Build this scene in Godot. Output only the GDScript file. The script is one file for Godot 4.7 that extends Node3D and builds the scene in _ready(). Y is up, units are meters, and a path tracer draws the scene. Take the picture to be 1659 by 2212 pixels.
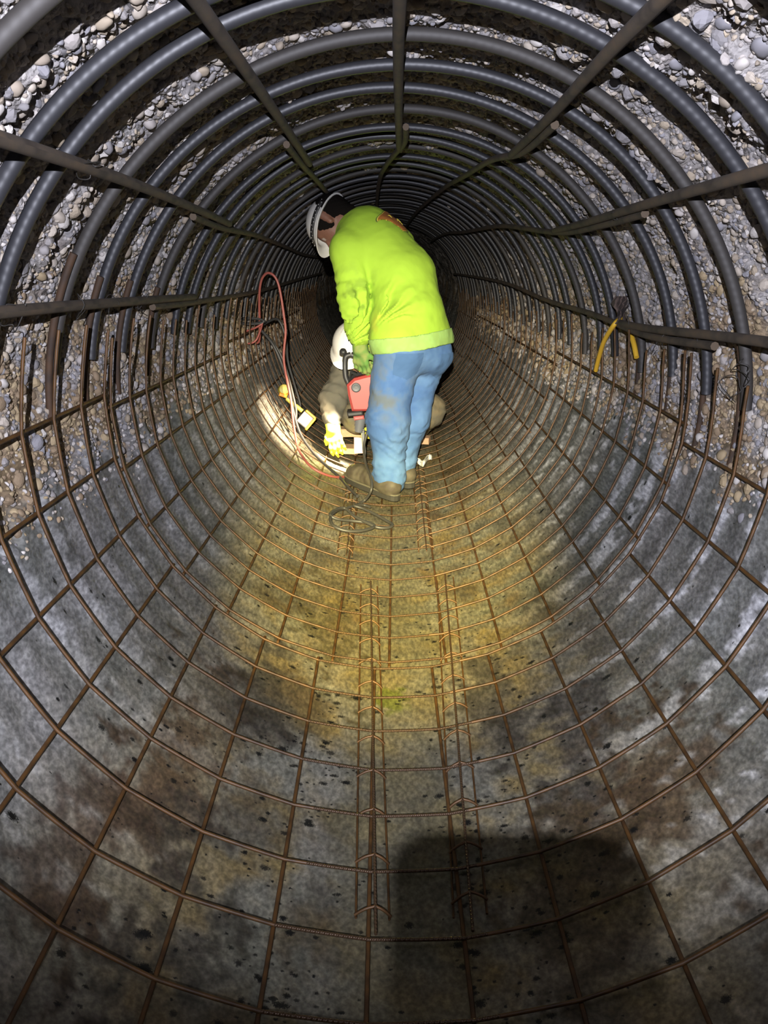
extends Node3D
# An old concrete pipe under repair: steel hoops round the crown, wire mesh on the invert, two workers, cords and tools.
# y up, metres. The pipe's axis is the line x = 0, y = 0; it runs towards -z. z below is the distance along the pipe.

const EYE := Vector3(-0.038, 0.3625, 0.0)
const FOCAL := 1600.0
const PITCH := 0.32043
const RINGS := 0.8          # radius of the steel hoops
const MESH_R := 0.76        # radius of the wire mesh
const INVERT := 0.786       # radius of the concrete invert
const LAMP := Vector3(-0.03, 0.06, 0.28)   # the photographer's headlamp, from the eye, in the camera's axes
const GRAVEL := 0.838       # radius of the exposed gravel

var n_big := FastNoiseLite.new()
var n_mid := FastNoiseLite.new()
var n_fine := FastNoiseLite.new()
var rng := RandomNumberGenerator.new()
var taken := {}
var M := {}
var at_z := []
var stones: Array[ArrayMesh] = []


# ---------------------------------------------------------------- names and placing
func numbered(called: String) -> String:
	if not taken.has(called):
		taken[called] = 0
		return called
	taken[called] += 1
	return "%s_%03d" % [called, taken[called]]


func tag(o: Node, label: String, category: String, group := "") -> void:
	o.set_meta("label", label)
	o.set_meta("category", category)
	if group != "":
		o.set_meta("group", group)


func thing(called: String, label: String, category: String, where := Vector3.ZERO, group := "") -> Node3D:
	var o := Node3D.new()
	o.name = numbered(called)
	add_child(o)
	o.position = where
	tag(o, label, category, group)
	return o


func single(called: String, mesh: Mesh, material: Material, label: String, category: String, group := "") -> MeshInstance3D:
	var o := MeshInstance3D.new()
	o.name = numbered(called)
	o.mesh = mesh
	o.material_override = material
	add_child(o)
	tag(o, label, category, group)
	return o


func part(called: String, mesh: Mesh, material: Material, parent: Node3D, label := "") -> MeshInstance3D:
	var o := MeshInstance3D.new()
	var k := 0
	var nm := called
	while parent.has_node(NodePath(nm)):
		k += 1
		nm = "%s_%03d" % [called, k]
	o.name = nm
	o.mesh = mesh
	o.material_override = material
	parent.add_child(o, true)
	if label != "":
		o.set_meta("label", label)
	return o


func ray(x: float, y: float) -> Vector3:
	return Basis(Vector3.RIGHT, -PITCH) * Vector3((x - 829.5) / FOCAL, -(y - 1106.0) / FOCAL, -1.0)


func at(x: float, y: float, d: float) -> Vector3:      # the point at distance d along the pipe that a measured direction leads to
	var r := ray(x, y)
	return EYE + r * (d / -r.z)


func on(x: float, y: float, radius: float) -> Vector3:  # where a measured direction meets the cylinder of that radius
	var v := ray(x, y)
	var a := v.x * v.x + v.y * v.y
	var b := 2.0 * (EYE.x * v.x + EYE.y * v.y)
	var c := EYE.x * EYE.x + EYE.y * EYE.y - radius * radius
	return EYE + v * ((-b + sqrt(b * b - 4.0 * a * c)) / (2.0 * a))


func cyl(deg: float, radius: float, z: float) -> Vector3:
	var t := deg_to_rad(deg)
	return Vector3(radius * cos(t), radius * sin(t), -z)


# ---------------------------------------------------------------- meshes
func make(v: PackedVector3Array, idx: PackedInt32Array, n := PackedVector3Array(), uv := PackedVector2Array(), col := PackedColorArray()) -> ArrayMesh:
	if n.is_empty():
		n.resize(v.size())
		for i in range(0, idx.size(), 3):
			var c := (v[idx[i + 2]] - v[idx[i]]).cross(v[idx[i + 1]] - v[idx[i]])
			n[idx[i]] += c
			n[idx[i + 1]] += c
			n[idx[i + 2]] += c
		for i in n.size():
			n[i] = n[i].normalized()
	var a := []
	a.resize(Mesh.ARRAY_MAX)
	a[Mesh.ARRAY_VERTEX] = v
	a[Mesh.ARRAY_NORMAL] = n
	a[Mesh.ARRAY_INDEX] = idx
	if not uv.is_empty():
		a[Mesh.ARRAY_TEX_UV] = uv
	if not col.is_empty():
		a[Mesh.ARRAY_COLOR] = col
	var m := ArrayMesh.new()
	m.add_surface_from_arrays(Mesh.PRIMITIVE_TRIANGLES, a)
	return m


func smooth_line(p: PackedVector3Array, steps: int) -> PackedVector3Array:
	var out := PackedVector3Array()
	for i in p.size() - 1:
		var a := p[maxi(i - 1, 0)]
		var d := p[mini(i + 2, p.size() - 1)]
		for k in steps:
			out.append(p[i].cubic_interpolate(p[i + 1], a, d, float(k) / steps))
	out.append(p[p.size() - 1])
	return out


func tube(p: PackedVector3Array, radius: float, sides := 8, radii := PackedFloat32Array()) -> ArrayMesh:
	var v := PackedVector3Array()
	var n := PackedVector3Array()
	var uv := PackedVector2Array()
	var idx := PackedInt32Array()
	var count := p.size()
	var t0 := (p[1] - p[0]).normalized()
	var up := t0.cross(Vector3.UP if absf(t0.y) < 0.9 else Vector3.RIGHT).normalized()
	var run := 0.0
	for i in count:
		var t := (p[mini(i + 1, count - 1)] - p[maxi(i - 1, 0)]).normalized()
		up = (up - t * up.dot(t)).normalized()
		var side := t.cross(up)
		if i > 0:
			run += p[i].distance_to(p[i - 1])
		var r := radius if radii.is_empty() else radii[i]
		for k in sides + 1:
			var a := TAU * k / sides
			var d := up * cos(a) + side * sin(a)
			v.append(p[i] + d * r)
			n.append(d)
			uv.append(Vector2(float(k) / sides, run))
	for i in count - 1:
		for k in sides:
			var b := i * (sides + 1) + k
			idx.append_array([b, b + sides + 1, b + 1, b + 1, b + sides + 1, b + sides + 2])
	for e in [0, count - 1]:
		var c := v.size()
		var dirn := -t0 if e == 0 else (p[count - 1] - p[count - 2]).normalized()
		v.append(p[e])
		n.append(dirn)
		uv.append(Vector2.ZERO)
		for k in sides + 1:
			v.append(v[e * (sides + 1) + k])
			n.append(dirn)
			uv.append(Vector2.ZERO)
		for k in sides:
			if e == 0:
				idx.append_array([c, c + 1 + k, c + 2 + k])
			else:
				idx.append_array([c, c + 2 + k, c + 1 + k])
	return make(v, idx, n, uv)


func box(size: Vector3, bevel := 0.004, xf := Transform3D()) -> ArrayMesh:
	var h := size / 2.0
	return prism(PackedVector2Array([Vector2(-h.x, -h.y), Vector2(h.x, -h.y), Vector2(h.x, h.y), Vector2(-h.x, h.y)]), size.z, bevel, xf)


func prism(poly: PackedVector2Array, depth: float, bevel: float, xf := Transform3D()) -> ArrayMesh:
	# a polygon (counter-clockwise) in x, y given thickness along z, with chamfered rims; flat shaded
	var inner := PackedVector2Array()
	var c := poly.size()
	for i in c:
		var e0 := (poly[i] - poly[(i + c - 1) % c]).normalized()
		var e1 := (poly[(i + 1) % c] - poly[i]).normalized()
		var nn := (Vector2(-e0.y, e0.x) + Vector2(-e1.y, e1.x))
		var l := maxf(0.35, nn.length() / 2.0)
		inner.append(poly[i] + nn.normalized() * bevel / l)
	var rings := [[inner, depth / 2.0], [poly, depth / 2.0 - bevel], [poly, -depth / 2.0 + bevel], [inner, -depth / 2.0]]
	var st := SurfaceTool.new()
	st.begin(Mesh.PRIMITIVE_TRIANGLES)
	st.set_smooth_group(-1)
	var pt := func(r: int, i: int) -> Vector3:
		var q: Vector2 = rings[r][0][i % c]
		return xf * Vector3(q.x, q.y, rings[r][1])
	for r in 3:
		for i in c:
			for q in [[r, i], [r + 1, i + 1], [r, i + 1], [r, i], [r + 1, i], [r + 1, i + 1]]:
				st.add_vertex(pt.call(q[0], q[1]))
	var tri := Geometry2D.triangulate_polygon(inner)
	var flip := false
	if tri.size() >= 3:
		flip = (inner[tri[1]] - inner[tri[0]]).cross(inner[tri[2]] - inner[tri[0]]) > 0.0
	for i in range(0, tri.size(), 3):
		var o := [tri[i], tri[i + 2], tri[i + 1]] if flip else [tri[i], tri[i + 1], tri[i + 2]]
		for k in 3:
			st.add_vertex(pt.call(0, o[k]))
		for k in 3:
			st.add_vertex(pt.call(3, o[2 - k]))
	st.generate_normals()
	return st.commit()


func lathe(profile: PackedVector2Array, xf: Transform3D, sides := 20, smooth := true) -> ArrayMesh:
	# profile: (radius, height) from the bottom up, turned round y
	var v := PackedVector3Array()
	var idx := PackedInt32Array()
	for q in profile:
		for k in sides:
			var a := TAU * k / sides
			v.append(xf * Vector3(q.x * cos(a), q.y, q.x * sin(a)))
	for i in profile.size() - 1:
		for k in sides:
			var b := i * sides + k
			var e := i * sides + (k + 1) % sides
			idx.append_array([b, b + sides, e, e, b + sides, e + sides])
	if smooth:
		return make(v, idx)
	var st := SurfaceTool.new()
	st.begin(Mesh.PRIMITIVE_TRIANGLES)
	st.set_smooth_group(-1)
	for i in idx:
		st.add_vertex(v[i])
	st.generate_normals()
	return st.commit()


# ---------------------------------------------------------------- bodies: tapered capsules joined smoothly, meshed as surface nets
func bone(a: Vector3, b: Vector3, ra: float, rb: float, flat := Vector3.ZERO, squash := 1.0) -> Array:
	var ba := b - a
	return [a, ba, 1.0 / maxf(ba.length_squared(), 1e-9), ra, rb - ra, flat, squash - 1.0]


class Flesh:
	var bones: Array
	var live: Array
	var k: float

	func _init(list: Array, blend: float) -> void:
		bones = list
		live = list
		k = blend

	func one(b: Array, p: Vector3) -> float:
		var pa: Vector3 = p - b[0]
		var t: float = clampf(pa.dot(b[1]) * b[2], 0.0, 1.0)
		var q: Vector3 = pa - b[1] * t
		if b[6] != 0.0:
			q += b[5] * (q.dot(b[5]) * b[6])
		return q.length() - b[3] - b[4] * t

	func focus(mid: Vector3, rad: float) -> void:      # keep only the bones that matter within rad of mid
		var ds := PackedFloat32Array()
		var least := 1e9
		for b in bones:
			var e := one(b, mid)
			ds.append(e)
			least = minf(least, e)
		live = []
		for i in bones.size():
			if ds[i] < least + 2.4 * rad + k:
				live.append(bones[i])

	func d(p: Vector3) -> float:
		var d := 1e3
		for b in live:
			var pa: Vector3 = p - b[0]
			var t: float = clampf(pa.dot(b[1]) * b[2], 0.0, 1.0)
			var q: Vector3 = pa - b[1] * t
			if b[6] != 0.0:
				q += b[5] * (q.dot(b[5]) * b[6])
			var e: float = q.length() - b[3] - b[4] * t
			var h: float = maxf(k - absf(d - e), 0.0)
			d = minf(d, e) - h * h * 0.25 / k
		return d


func whole(list: Array) -> void:
	for b in list:
		b.live = b.bones


func net(f: Callable, lo: Vector3, hi: Vector3, cell: float, colour: Callable, bodies := [], slack := 0.003) -> ArrayMesh:
	const B := 4
	var nb := Vector3i(((hi - lo) / (cell * B)).ceil())
	var nx := nb.x * B + 1
	var ny := nb.y * B + 1
	var nz := nb.z * B + 1
	var sy := nx
	var sz := nx * ny
	var vals := PackedFloat32Array()
	vals.resize(nx * ny * nz)
	vals.fill(1.0)
	var live: Array[Vector3i] = []
	var reach := cell * (B * 0.87 + 1.0) + slack
	for bz in nb.z:
		for by in nb.y:
			for bx in nb.x:
				var mid := lo + Vector3(bx + 0.5, by + 0.5, bz + 0.5) * (cell * B)
				for o in bodies:
					o.focus(mid, reach)
				var d: float = f.call(mid)
				var near := absf(d) < reach
				if near:
					live.append(Vector3i(bx, by, bz))
				if near or d < 0.0:
					for k in B:
						for j in B:
							var at0 := bx * B + (by * B + j) * sy + (bz * B + k) * sz
							for i in B:
								vals[at0 + i] = f.call(lo + Vector3(bx * B + i, by * B + j, bz * B + k) * cell) if near else -1.0
	whole(bodies)
	var where := PackedInt32Array()
	where.resize(vals.size())
	where.fill(-1)
	var v := PackedVector3Array()
	var col := PackedColorArray()
	var cells := PackedInt32Array()
	var off := [0, 1, sy, sy + 1, sz, sz + 1, sz + sy, sz + sy + 1]
	var edges := [[0, 1], [2, 3], [4, 5], [6, 7], [0, 2], [1, 3], [4, 6], [5, 7], [0, 4], [1, 5], [2, 6], [3, 7]]
	var corner := [Vector3(0, 0, 0), Vector3(1, 0, 0), Vector3(0, 1, 0), Vector3(1, 1, 0), Vector3(0, 0, 1), Vector3(1, 0, 1), Vector3(0, 1, 1), Vector3(1, 1, 1)]
	for b in live:
		for k in B:
			for j in B:
				for i in B:
					var c := b.x * B + i + (b.y * B + j) * sy + (b.z * B + k) * sz
					var inside := 0
					for o in off:
						if vals[c + o] < 0.0:
							inside += 1
					if inside == 0 or inside == 8:
						continue
					var sum := Vector3.ZERO
					var hits := 0
					for e in edges:
						var a: float = vals[c + off[e[0]]]
						var z: float = vals[c + off[e[1]]]
						if (a < 0.0) != (z < 0.0):
							sum += corner[e[0]].lerp(corner[e[1]], a / (a - z))
							hits += 1
					var p := lo + (Vector3(b.x * B + i, b.y * B + j, b.z * B + k) + sum / hits) * cell
					where[c] = v.size()
					v.append(p)
					col.append(colour.call(p))
					cells.append(c)
	var idx := PackedInt32Array()
	for c in cells:
		var s0 := vals[c] < 0.0
		for axis in 3:
			var step: int = [1, sy, sz][axis]
			var s1 := vals[c + step] < 0.0
			if s0 == s1:
				continue
			var u: int = [sy, sz, 1][axis]
			var w: int = [sz, 1, sy][axis]
			if c - u - w < 0:
				continue
			var q := [where[c - u - w], where[c - w], where[c], where[c - u]]
			if q.has(-1):
				continue
			if s0:
				idx.append_array([q[0], q[2], q[1], q[0], q[3], q[2]])
			else:
				idx.append_array([q[0], q[1], q[2], q[0], q[2], q[3]])
	return make(v, idx, PackedVector3Array(), PackedVector2Array(), col)


func bounds(bones: Array, pad: float) -> AABB:
	var bb := AABB(bones[0][0], Vector3.ZERO)
	for b in bones:
		var r: float = maxf(b[3], b[3] + b[4]) + pad
		for p in [b[0], b[0] + b[1]]:
			bb = bb.merge(AABB(p - Vector3.ONE * r, Vector3.ONE * r * 2.0))
	return bb


func flesh(bones: Array, k: float, cell: float, colour: Callable, extra = null) -> ArrayMesh:
	var bb := bounds(bones, 0.025)
	var body := Flesh.new(bones, k)
	var f := func(p: Vector3) -> float:
		var d := body.d(p)
		return extra.call(p, d) if extra != null else d
	return net(f, bb.position, bb.end, cell, colour, [body], 0.003 if extra == null else 0.012)


func flat_colour(c: Color) -> Callable:
	return func(_p: Vector3) -> Color: return c


func patch(f: Callable, centre: Vector3, u: Vector3, w: Vector3, inward: Vector3, shape: PackedVector2Array, lift: float, step := 0.006) -> ArrayMesh:
	# a piece of cloth or print laid on the surface f = 0: the shape in (u, w), pushed along inward until it touches, with a hem of its own thickness
	var bb := Rect2(shape[0], Vector2.ZERO)
	for q in shape:
		bb = bb.expand(q)
	var v := PackedVector3Array()
	var idx := PackedInt32Array()
	var nx := int(bb.size.x / step) + 1
	var ny := int(bb.size.y / step) + 1
	var ids := {}
	for j in ny + 1:
		for i in nx + 1:
			var q := bb.position + Vector2(bb.size.x * i / nx, bb.size.y * j / ny)
			var inside := Geometry2D.is_point_in_polygon(q, shape)
			if not inside:
				var best := 1e9
				var to := q
				for e in shape.size():
					var cp := Geometry2D.get_closest_point_to_segment(q, shape[e], shape[(e + 1) % shape.size()])
					if cp.distance_to(q) < best:
						best = cp.distance_to(q)
						to = cp
				if best > step * 0.75:
					continue
				q = to
			var p := centre + u * q.x + w * q.y - inward * 0.12
			for s in 40:
				var d: float = f.call(p)
				if d < lift:
					break
				p += inward * maxf((d - lift) * 0.8, 0.0005)
			ids[Vector2i(i, j)] = v.size()
			v.append(p)
	for j in ny:
		for i in nx:
			var q := [ids.get(Vector2i(i, j), -1), ids.get(Vector2i(i + 1, j), -1), ids.get(Vector2i(i + 1, j + 1), -1), ids.get(Vector2i(i, j + 1), -1)]
			for t in [[0, 1, 2], [0, 2, 3]]:
				if q[t[0]] < 0 or q[t[1]] < 0 or q[t[2]] < 0:
					continue
				var nrm := (v[q[t[2]]] - v[q[t[0]]]).cross(v[q[t[1]]] - v[q[t[0]]])
				if nrm.dot(inward) > 0.0:
					idx.append_array([q[t[0]], q[t[2]], q[t[1]]])
				else:
					idx.append_array([q[t[0]], q[t[1]], q[t[2]]])
	return make(v, idx)


# ---------------------------------------------------------------- materials
func mat(c: Color, rough: float, metal := 0.0, vertex := false) -> StandardMaterial3D:
	var m := StandardMaterial3D.new()
	m.albedo_color = c.linear_to_srgb()
	m.roughness = rough
	m.metallic = metal
	m.vertex_color_use_as_albedo = vertex
	return m


func noise_map(seed_: int, freq: float, from: Color, to: Color, size := 512, mid := Color(-1, 0, 0)) -> NoiseTexture2D:
	var n := FastNoiseLite.new()
	n.seed = seed_
	n.frequency = freq
	n.fractal_octaves = 5
	var g := Gradient.new()
	g.set_color(0, from)
	g.set_color(1, to)
	if mid.r >= 0.0:
		g.add_point(0.5, mid)
	var t := NoiseTexture2D.new()
	t.width = size
	t.height = size
	t.seamless = true
	t.noise = n
	t.color_ramp = g
	return t


func triplanar(m: StandardMaterial3D, scale_: float, world := true) -> StandardMaterial3D:
	m.uv1_triplanar = true
	m.uv1_world_triplanar = world
	m.uv1_scale = Vector3.ONE * scale_
	return m


func relief(m: StandardMaterial3D, t: Texture2D, cm: float) -> StandardMaterial3D:
	m.heightmap_enabled = true
	m.heightmap_texture = t
	m.heightmap_scale = cm
	return m


func materials() -> void:
	var grit := noise_map(11, 0.02, Color(0.35, 0.35, 0.35), Color(1, 1, 1))
	var weave := noise_map(12, 0.05, Color(0.78, 0.78, 0.78), Color(1, 1, 1))
	var rust := noise_map(13, 0.012, Color(0.36, 0.24, 0.13), Color(0.70, 0.47, 0.22), 512, Color(0.55, 0.39, 0.21))
	var dark_rust := noise_map(14, 0.01, Color(0.20, 0.15, 0.12), Color(0.46, 0.36, 0.27), 512, Color(0.36, 0.30, 0.25))
	var steel := noise_map(15, 0.012, Color(0.26, 0.26, 0.30), Color(0.52, 0.52, 0.58), 512, Color(0.40, 0.40, 0.45))
	var ribs := Image.create(8, 64, false, Image.FORMAT_L8)
	for y in 64:
		for x in 8:
			var s := 0.5 + 0.5 * sin(TAU * (y / 16.0 + x / 8.0))
			ribs.set_pixel(x, y, Color(s, s, s))
	var rib := ImageTexture.create_from_image(ribs)
	M.hoop = relief(mat(Color.WHITE, 0.5, 0.2), rib, 0.03)
	M.hoop.uv1_scale = Vector3(1, 14, 1)
	M.hoop.albedo_texture = null
	M.hoop.albedo_color = Color(0.165, 0.165, 0.178)
	M.hoop_dull = relief(mat(Color.WHITE, 0.65, 0.1), rib, 0.03)
	M.hoop_dull.uv1_scale = Vector3(1, 14, 1)
	M.hoop_dull.albedo_color = Color(0.18, 0.168, 0.16)
	M.splice = mat(Color.WHITE, 0.8)
	M.splice.uv1_scale = Vector3(0.15, 2.0, 1.0)
	M.splice.albedo_texture = rust
	M.splice.albedo_color = Color(0.36, 0.35, 0.36)
	M.bar = mat(Color.WHITE, 0.78)
	M.bar.uv1_scale = Vector3(0.15, 2.0, 1.0)
	M.bar.albedo_texture = dark_rust
	M.bar.albedo_color = Color(0.70, 0.72, 0.72)
	M.wire = mat(Color.WHITE, 0.5, 0.1)
	M.wire.uv1_scale = Vector3(0.05, 3.0, 1.0)
	M.wire.albedo_texture = rust
	M.wire.albedo_color = Color(0.54, 0.54, 0.55)
	M.wet_wire = relief(mat(Color.WHITE, 0.25, 0.35), rib, 0.12)
	M.wet_wire.uv1_scale = Vector3(1, 30, 1)
	M.wet_wire.albedo_color = Color(0.30, 0.23, 0.17)
	M.tie = mat(Color(0.02, 0.018, 0.016), 0.6)
	M.stone_any = mat(Color.WHITE, 0.85, 0.0, true)
	M.gravel = mat(Color.WHITE, 0.9, 0.0, true)
	M.gravel.uv1_scale = Vector3(12, 12, 1)
	M.gravel.albedo_texture = weave
	relief(M.gravel, grit, 1.2)
	M.cloth = mat(Color.WHITE, 0.9, 0.0, true)
	M.skin = mat(Color.WHITE, 0.6, 0.0, true)
	M.leather = mat(Color.WHITE, 0.75, 0.0, true)
	M.cable = mat(Color(0.028, 0.028, 0.03), 0.5)
	M.cable_grey = mat(Color(0.035, 0.034, 0.032), 0.5)
	M.red_hose = mat(Color(0.24, 0.065, 0.055), 0.5)
	M.yellow = mat(Color(0.52, 0.31, 0.025), 0.5)
	M.black = mat(Color(0.02, 0.02, 0.021), 0.5)
	M.red = mat(Color(0.33, 0.05, 0.045), 0.4)
	M.white = mat(Color(0.6, 0.59, 0.575), 0.4)
	M.grey_metal = mat(Color(0.35, 0.36, 0.38), 0.35, 0.6)
	M.wood = triplanar(mat(Color(0.62, 0.42, 0.25), 0.8), 4.0)
	M.wood.albedo_texture = weave
	M.hair = mat(Color(0.006, 0.005, 0.0045), 0.95)
	M.hair.metallic_specular = 0.15


func invert_texture() -> Array:
	# speckle and pitting of the concrete invert, unrolled: u round the pipe, v along it (logarithmic)
	var n := FastNoiseLite.new()
	n.seed = 5
	n.frequency = 0.09
	n.fractal_octaves = 5
	n.fractal_gain = 0.62
	var im := n.get_image(2048, 2048)
	im.convert(Image.FORMAT_L8)
	im.adjust_bcs(1.0, 0.32, 1.0)
	im.adjust_bcs(1.55, 1.0, 1.0)
	var high := n.get_image(2048, 2048)
	high.convert(Image.FORMAT_L8)
	var r := RandomNumberGenerator.new()
	r.seed = 77
	var px_u := 2048.0 / deg_to_rad(200.0) / INVERT    # pixels a metre
	for i in 12000:
		var th := r.randf_range(-180.0, -5.0)
		var z := 0.75 * exp(r.randf() * 1.9)
		var c := cyl(th, 1.0, z)
		var bed := clampf(1.0 - absf(th + 90.0) / 52.0, 0.0, 1.0)
		var chance := 0.05 + 0.9 * bed * clampf(n_mid.get_noise_3dv(c * 2.2) * 2.6 + 0.45, 0.0, 1.0)
		if absf(th + 91.0) < 8.0:
			chance *= 0.35
		if r.randf() > chance:
			continue
		var s := 0.0016 + 0.0062 * pow(r.randf(), 4.0) + 0.001 * bed
		var ru := s * r.randf_range(0.9, 1.9) * px_u
		var rv := s * r.randf_range(0.7, 1.2) / z * 2048.0 / log(20.0)
		var cu := (th + 190.0) / 200.0 * 2048.0
		var cv := log(z / 0.7) / log(20.0) * 2048.0
		var tone := r.randf_range(0.04, 0.30)
		for y in range(int(cv - rv * 1.3), int(cv + rv * 1.3) + 1):
			for x in range(int(cu - ru * 1.3), int(cu + ru * 1.3) + 1):
				if x < 0 or y < 0 or x > 2047 or y > 2047:
					continue
				var d := Vector2((x - cu) / ru, (y - cv) / rv).length() + n_fine.get_noise_2d(x * 1.1, y * 1.1) * 0.7
				if d < 1.0:
					var k := clampf((1.0 - d) * 3.0, 0.0, 1.0)
					var o := im.get_pixel(x, y).r
					var t := lerpf(o, o * tone * 1.6, k)
					im.set_pixel(x, y, Color(t, t, t))
					var h := high.get_pixel(x, y).r * (1.0 - 0.8 * k)
					high.set_pixel(x, y, Color(h, h, h))
	return [ImageTexture.create_from_image(im), ImageTexture.create_from_image(high)]


# ---------------------------------------------------------------- the pipe
func edge_distance(th: float, z: float) -> float:      # degrees above the edge of the sound concrete (negative: concrete)
	var t := th if th < 120.0 else th - 360.0
	var wob := n_mid.get_noise_2d(z * 1.6 + (0.0 if t > -90.0 else 40.0), 3.0) * 7.0
	return t - (-8.0 + wob) if t > -90.0 else (-171.5 + wob) - t


func wall_radius(th: float, z: float) -> float:
	var e := edge_distance(th, z)
	var p := cyl(th, 0.85, z)
	var t := th if th < 120.0 else th - 360.0
	var flank := smoothstep(18.0, 60.0, absf(t + 90.0))
	var conc := INVERT + n_big.get_noise_3dv(p * 1.3) * 0.006 + flank * 0.0035 * sin(TAU * (z - 0.06) / 0.152) + n_fine.get_noise_3dv(p) * 0.0012
	if e < -6.0:
		return conc
	var g := GRAVEL + n_big.get_noise_3dv(p * 2.4) * 0.036 + n_mid.get_noise_3dv(p * 3.0) * 0.024 + n_fine.get_noise_3dv(p * 0.6) * 0.010
	var k := 0.35 * smoothstep(-3.0, 4.0, e + n_mid.get_noise_3dv(p * 6.0) * 6.0) + 0.65 * smoothstep(4.0, 24.0, e)
	return lerpf(conc, g, k)


func wall_colour(th: float, z: float) -> Color:
	var t := th if th < 120.0 else th - 360.0
	var e := edge_distance(th, z)
	var p := cyl(th, 0.85, z)
	var a := n_big.get_noise_3dv(p * 1.6)
	var b := n_mid.get_noise_3dv(p * 2.0)
	var f := n_fine.get_noise_3dv(p * 0.7)
	# concrete
	var c := Color(0.46, 0.445, 0.44).lerp(Color(0.36, 0.365, 0.345), clampf(0.5 + a * 1.4, 0.0, 1.0))
	var low := 1.0 - smoothstep(30.0, 68.0, absf(t + 90.0) + b * 26.0)
	var dirt := clampf(0.42 + b * 1.6 + f * 0.5, 0.0, 1.0)
	c = c.lerp(Color(0.32, 0.25, 0.13).lerp(Color(0.22, 0.15, 0.09), clampf(a * 2.0, 0.0, 1.0)), low * dirt)
	var dark := smoothstep(0.12, 0.42, n_mid.get_noise_3dv(p * 1.1 + Vector3(9, 0, 0)) + f * 0.25) * (1.0 - smoothstep(35.0, 62.0, absf(t + 90.0)))
	c = c.lerp(Color(0.085, 0.07, 0.06), dark * 0.6)
	var channel := 1.0 - smoothstep(6.0, 11.0, absf(t + 90.5) + a * 5.0)
	c = c.lerp(Color(0.27, 0.25, 0.18), channel * 0.55)
	for st in [[-127.0, 1.28, 8.0, 0.38, Color(0.21, 0.125, 0.06)], [-121.0, 0.98, 7.0, 0.24, Color(0.10, 0.085, 0.07)], [-59.0, 1.42, 9.0, 0.30, Color(0.10, 0.08, 0.075)], [-50.0, 1.18, 9.0, 0.22, Color(0.20, 0.12, 0.06)],
			[-116.0, 1.75, 6.0, 0.22, Color(0.09, 0.075, 0.065)], [-70.0, 1.75, 7.0, 0.3, Color(0.12, 0.10, 0.08)], [-134.0, 1.05, 6.0, 0.2, Color(0.17, 0.11, 0.075)], [-104.0, 2.35, 8.0, 0.4, Color(0.21, 0.165, 0.08)], [-66.0, 1.05, 9.0, 0.2, Color(0.17, 0.12, 0.07)]]:
		var sd := Vector2((t - st[0]) / st[2], (z - st[1]) / st[3]).length() + b * 1.6 + f * 0.9
		c = c.lerp(st[4], (1.0 - smoothstep(0.45, 1.1, sd)) * 0.75)
	# white lime runs that come down from the edge
	var run := n_big.get_noise_2d(z * 9.0, 4.0 if t > -90.0 else 60.0) + 0.35 * sin(TAU * (z + 0.03) / 0.152)
	var lime := smoothstep(0.24, 0.46, run + f * 0.75 + 0.15 * b) * smoothstep(-62.0, -16.0, e * 1.0 + 0.0) * (1.0 - smoothstep(-2.0, 7.0, e))
	c = c.lerp(Color(0.90, 0.90, 0.94), lime * (0.9 if t > -90.0 else 0.35))
	c *= 1.0 + 0.55 * f + 0.35 * b
	var silt := 1.0 - smoothstep(36.0, 70.0, absf(t + 90.0) + b * 10.0)
	c = Color(c.r * (1.0 + 0.02 * silt), c.g * (1.0 - 0.02 * silt), c.b * (1.0 - 0.20 * silt))
	# green algae in the channel
	var q := Vector2((t + 91.3) / 3.4, (z - 1.80) / 0.075)
	c = c.lerp(Color(0.24, 0.27, 0.03), (1.0 - smoothstep(0.7, 1.15, q.length() + f * 0.6)) * 0.8)
	if e < -7.0:
		return c * 0.60
	# exposed gravel bed and rusty crust along its foot
	var g := Color(0.52, 0.49, 0.48).lerp(Color(0.34, 0.31, 0.30), clampf(0.5 + b * 1.5, 0.0, 1.0))
	var crust := (1.0 - smoothstep(18.0, 36.0, e)) * smoothstep(-0.2, 0.25, b + a * 0.6 + f * 0.3)
	g = g.lerp(Color(0.37, 0.25, 0.12), crust * 0.8)
	var umber := smoothstep(0.15, 0.5, n_mid.get_noise_3dv(p * 1.4 + Vector3(0, 5, 0)))
	g = g.lerp(Color(0.20, 0.14, 0.10), umber * 0.5)
	return (c * 0.60).lerp(g * 0.66, smoothstep(-3.0, 4.0, e + b * 6.0))


func crust_at(th: float, z: float) -> float:
	var p := cyl(th, 0.85, z)
	return (1.0 - smoothstep(18.0, 36.0, edge_distance(th, z))) * smoothstep(-0.2, 0.25, n_mid.get_noise_3dv(p * 2.0) + n_big.get_noise_3dv(p * 1.6) * 0.6)


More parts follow.
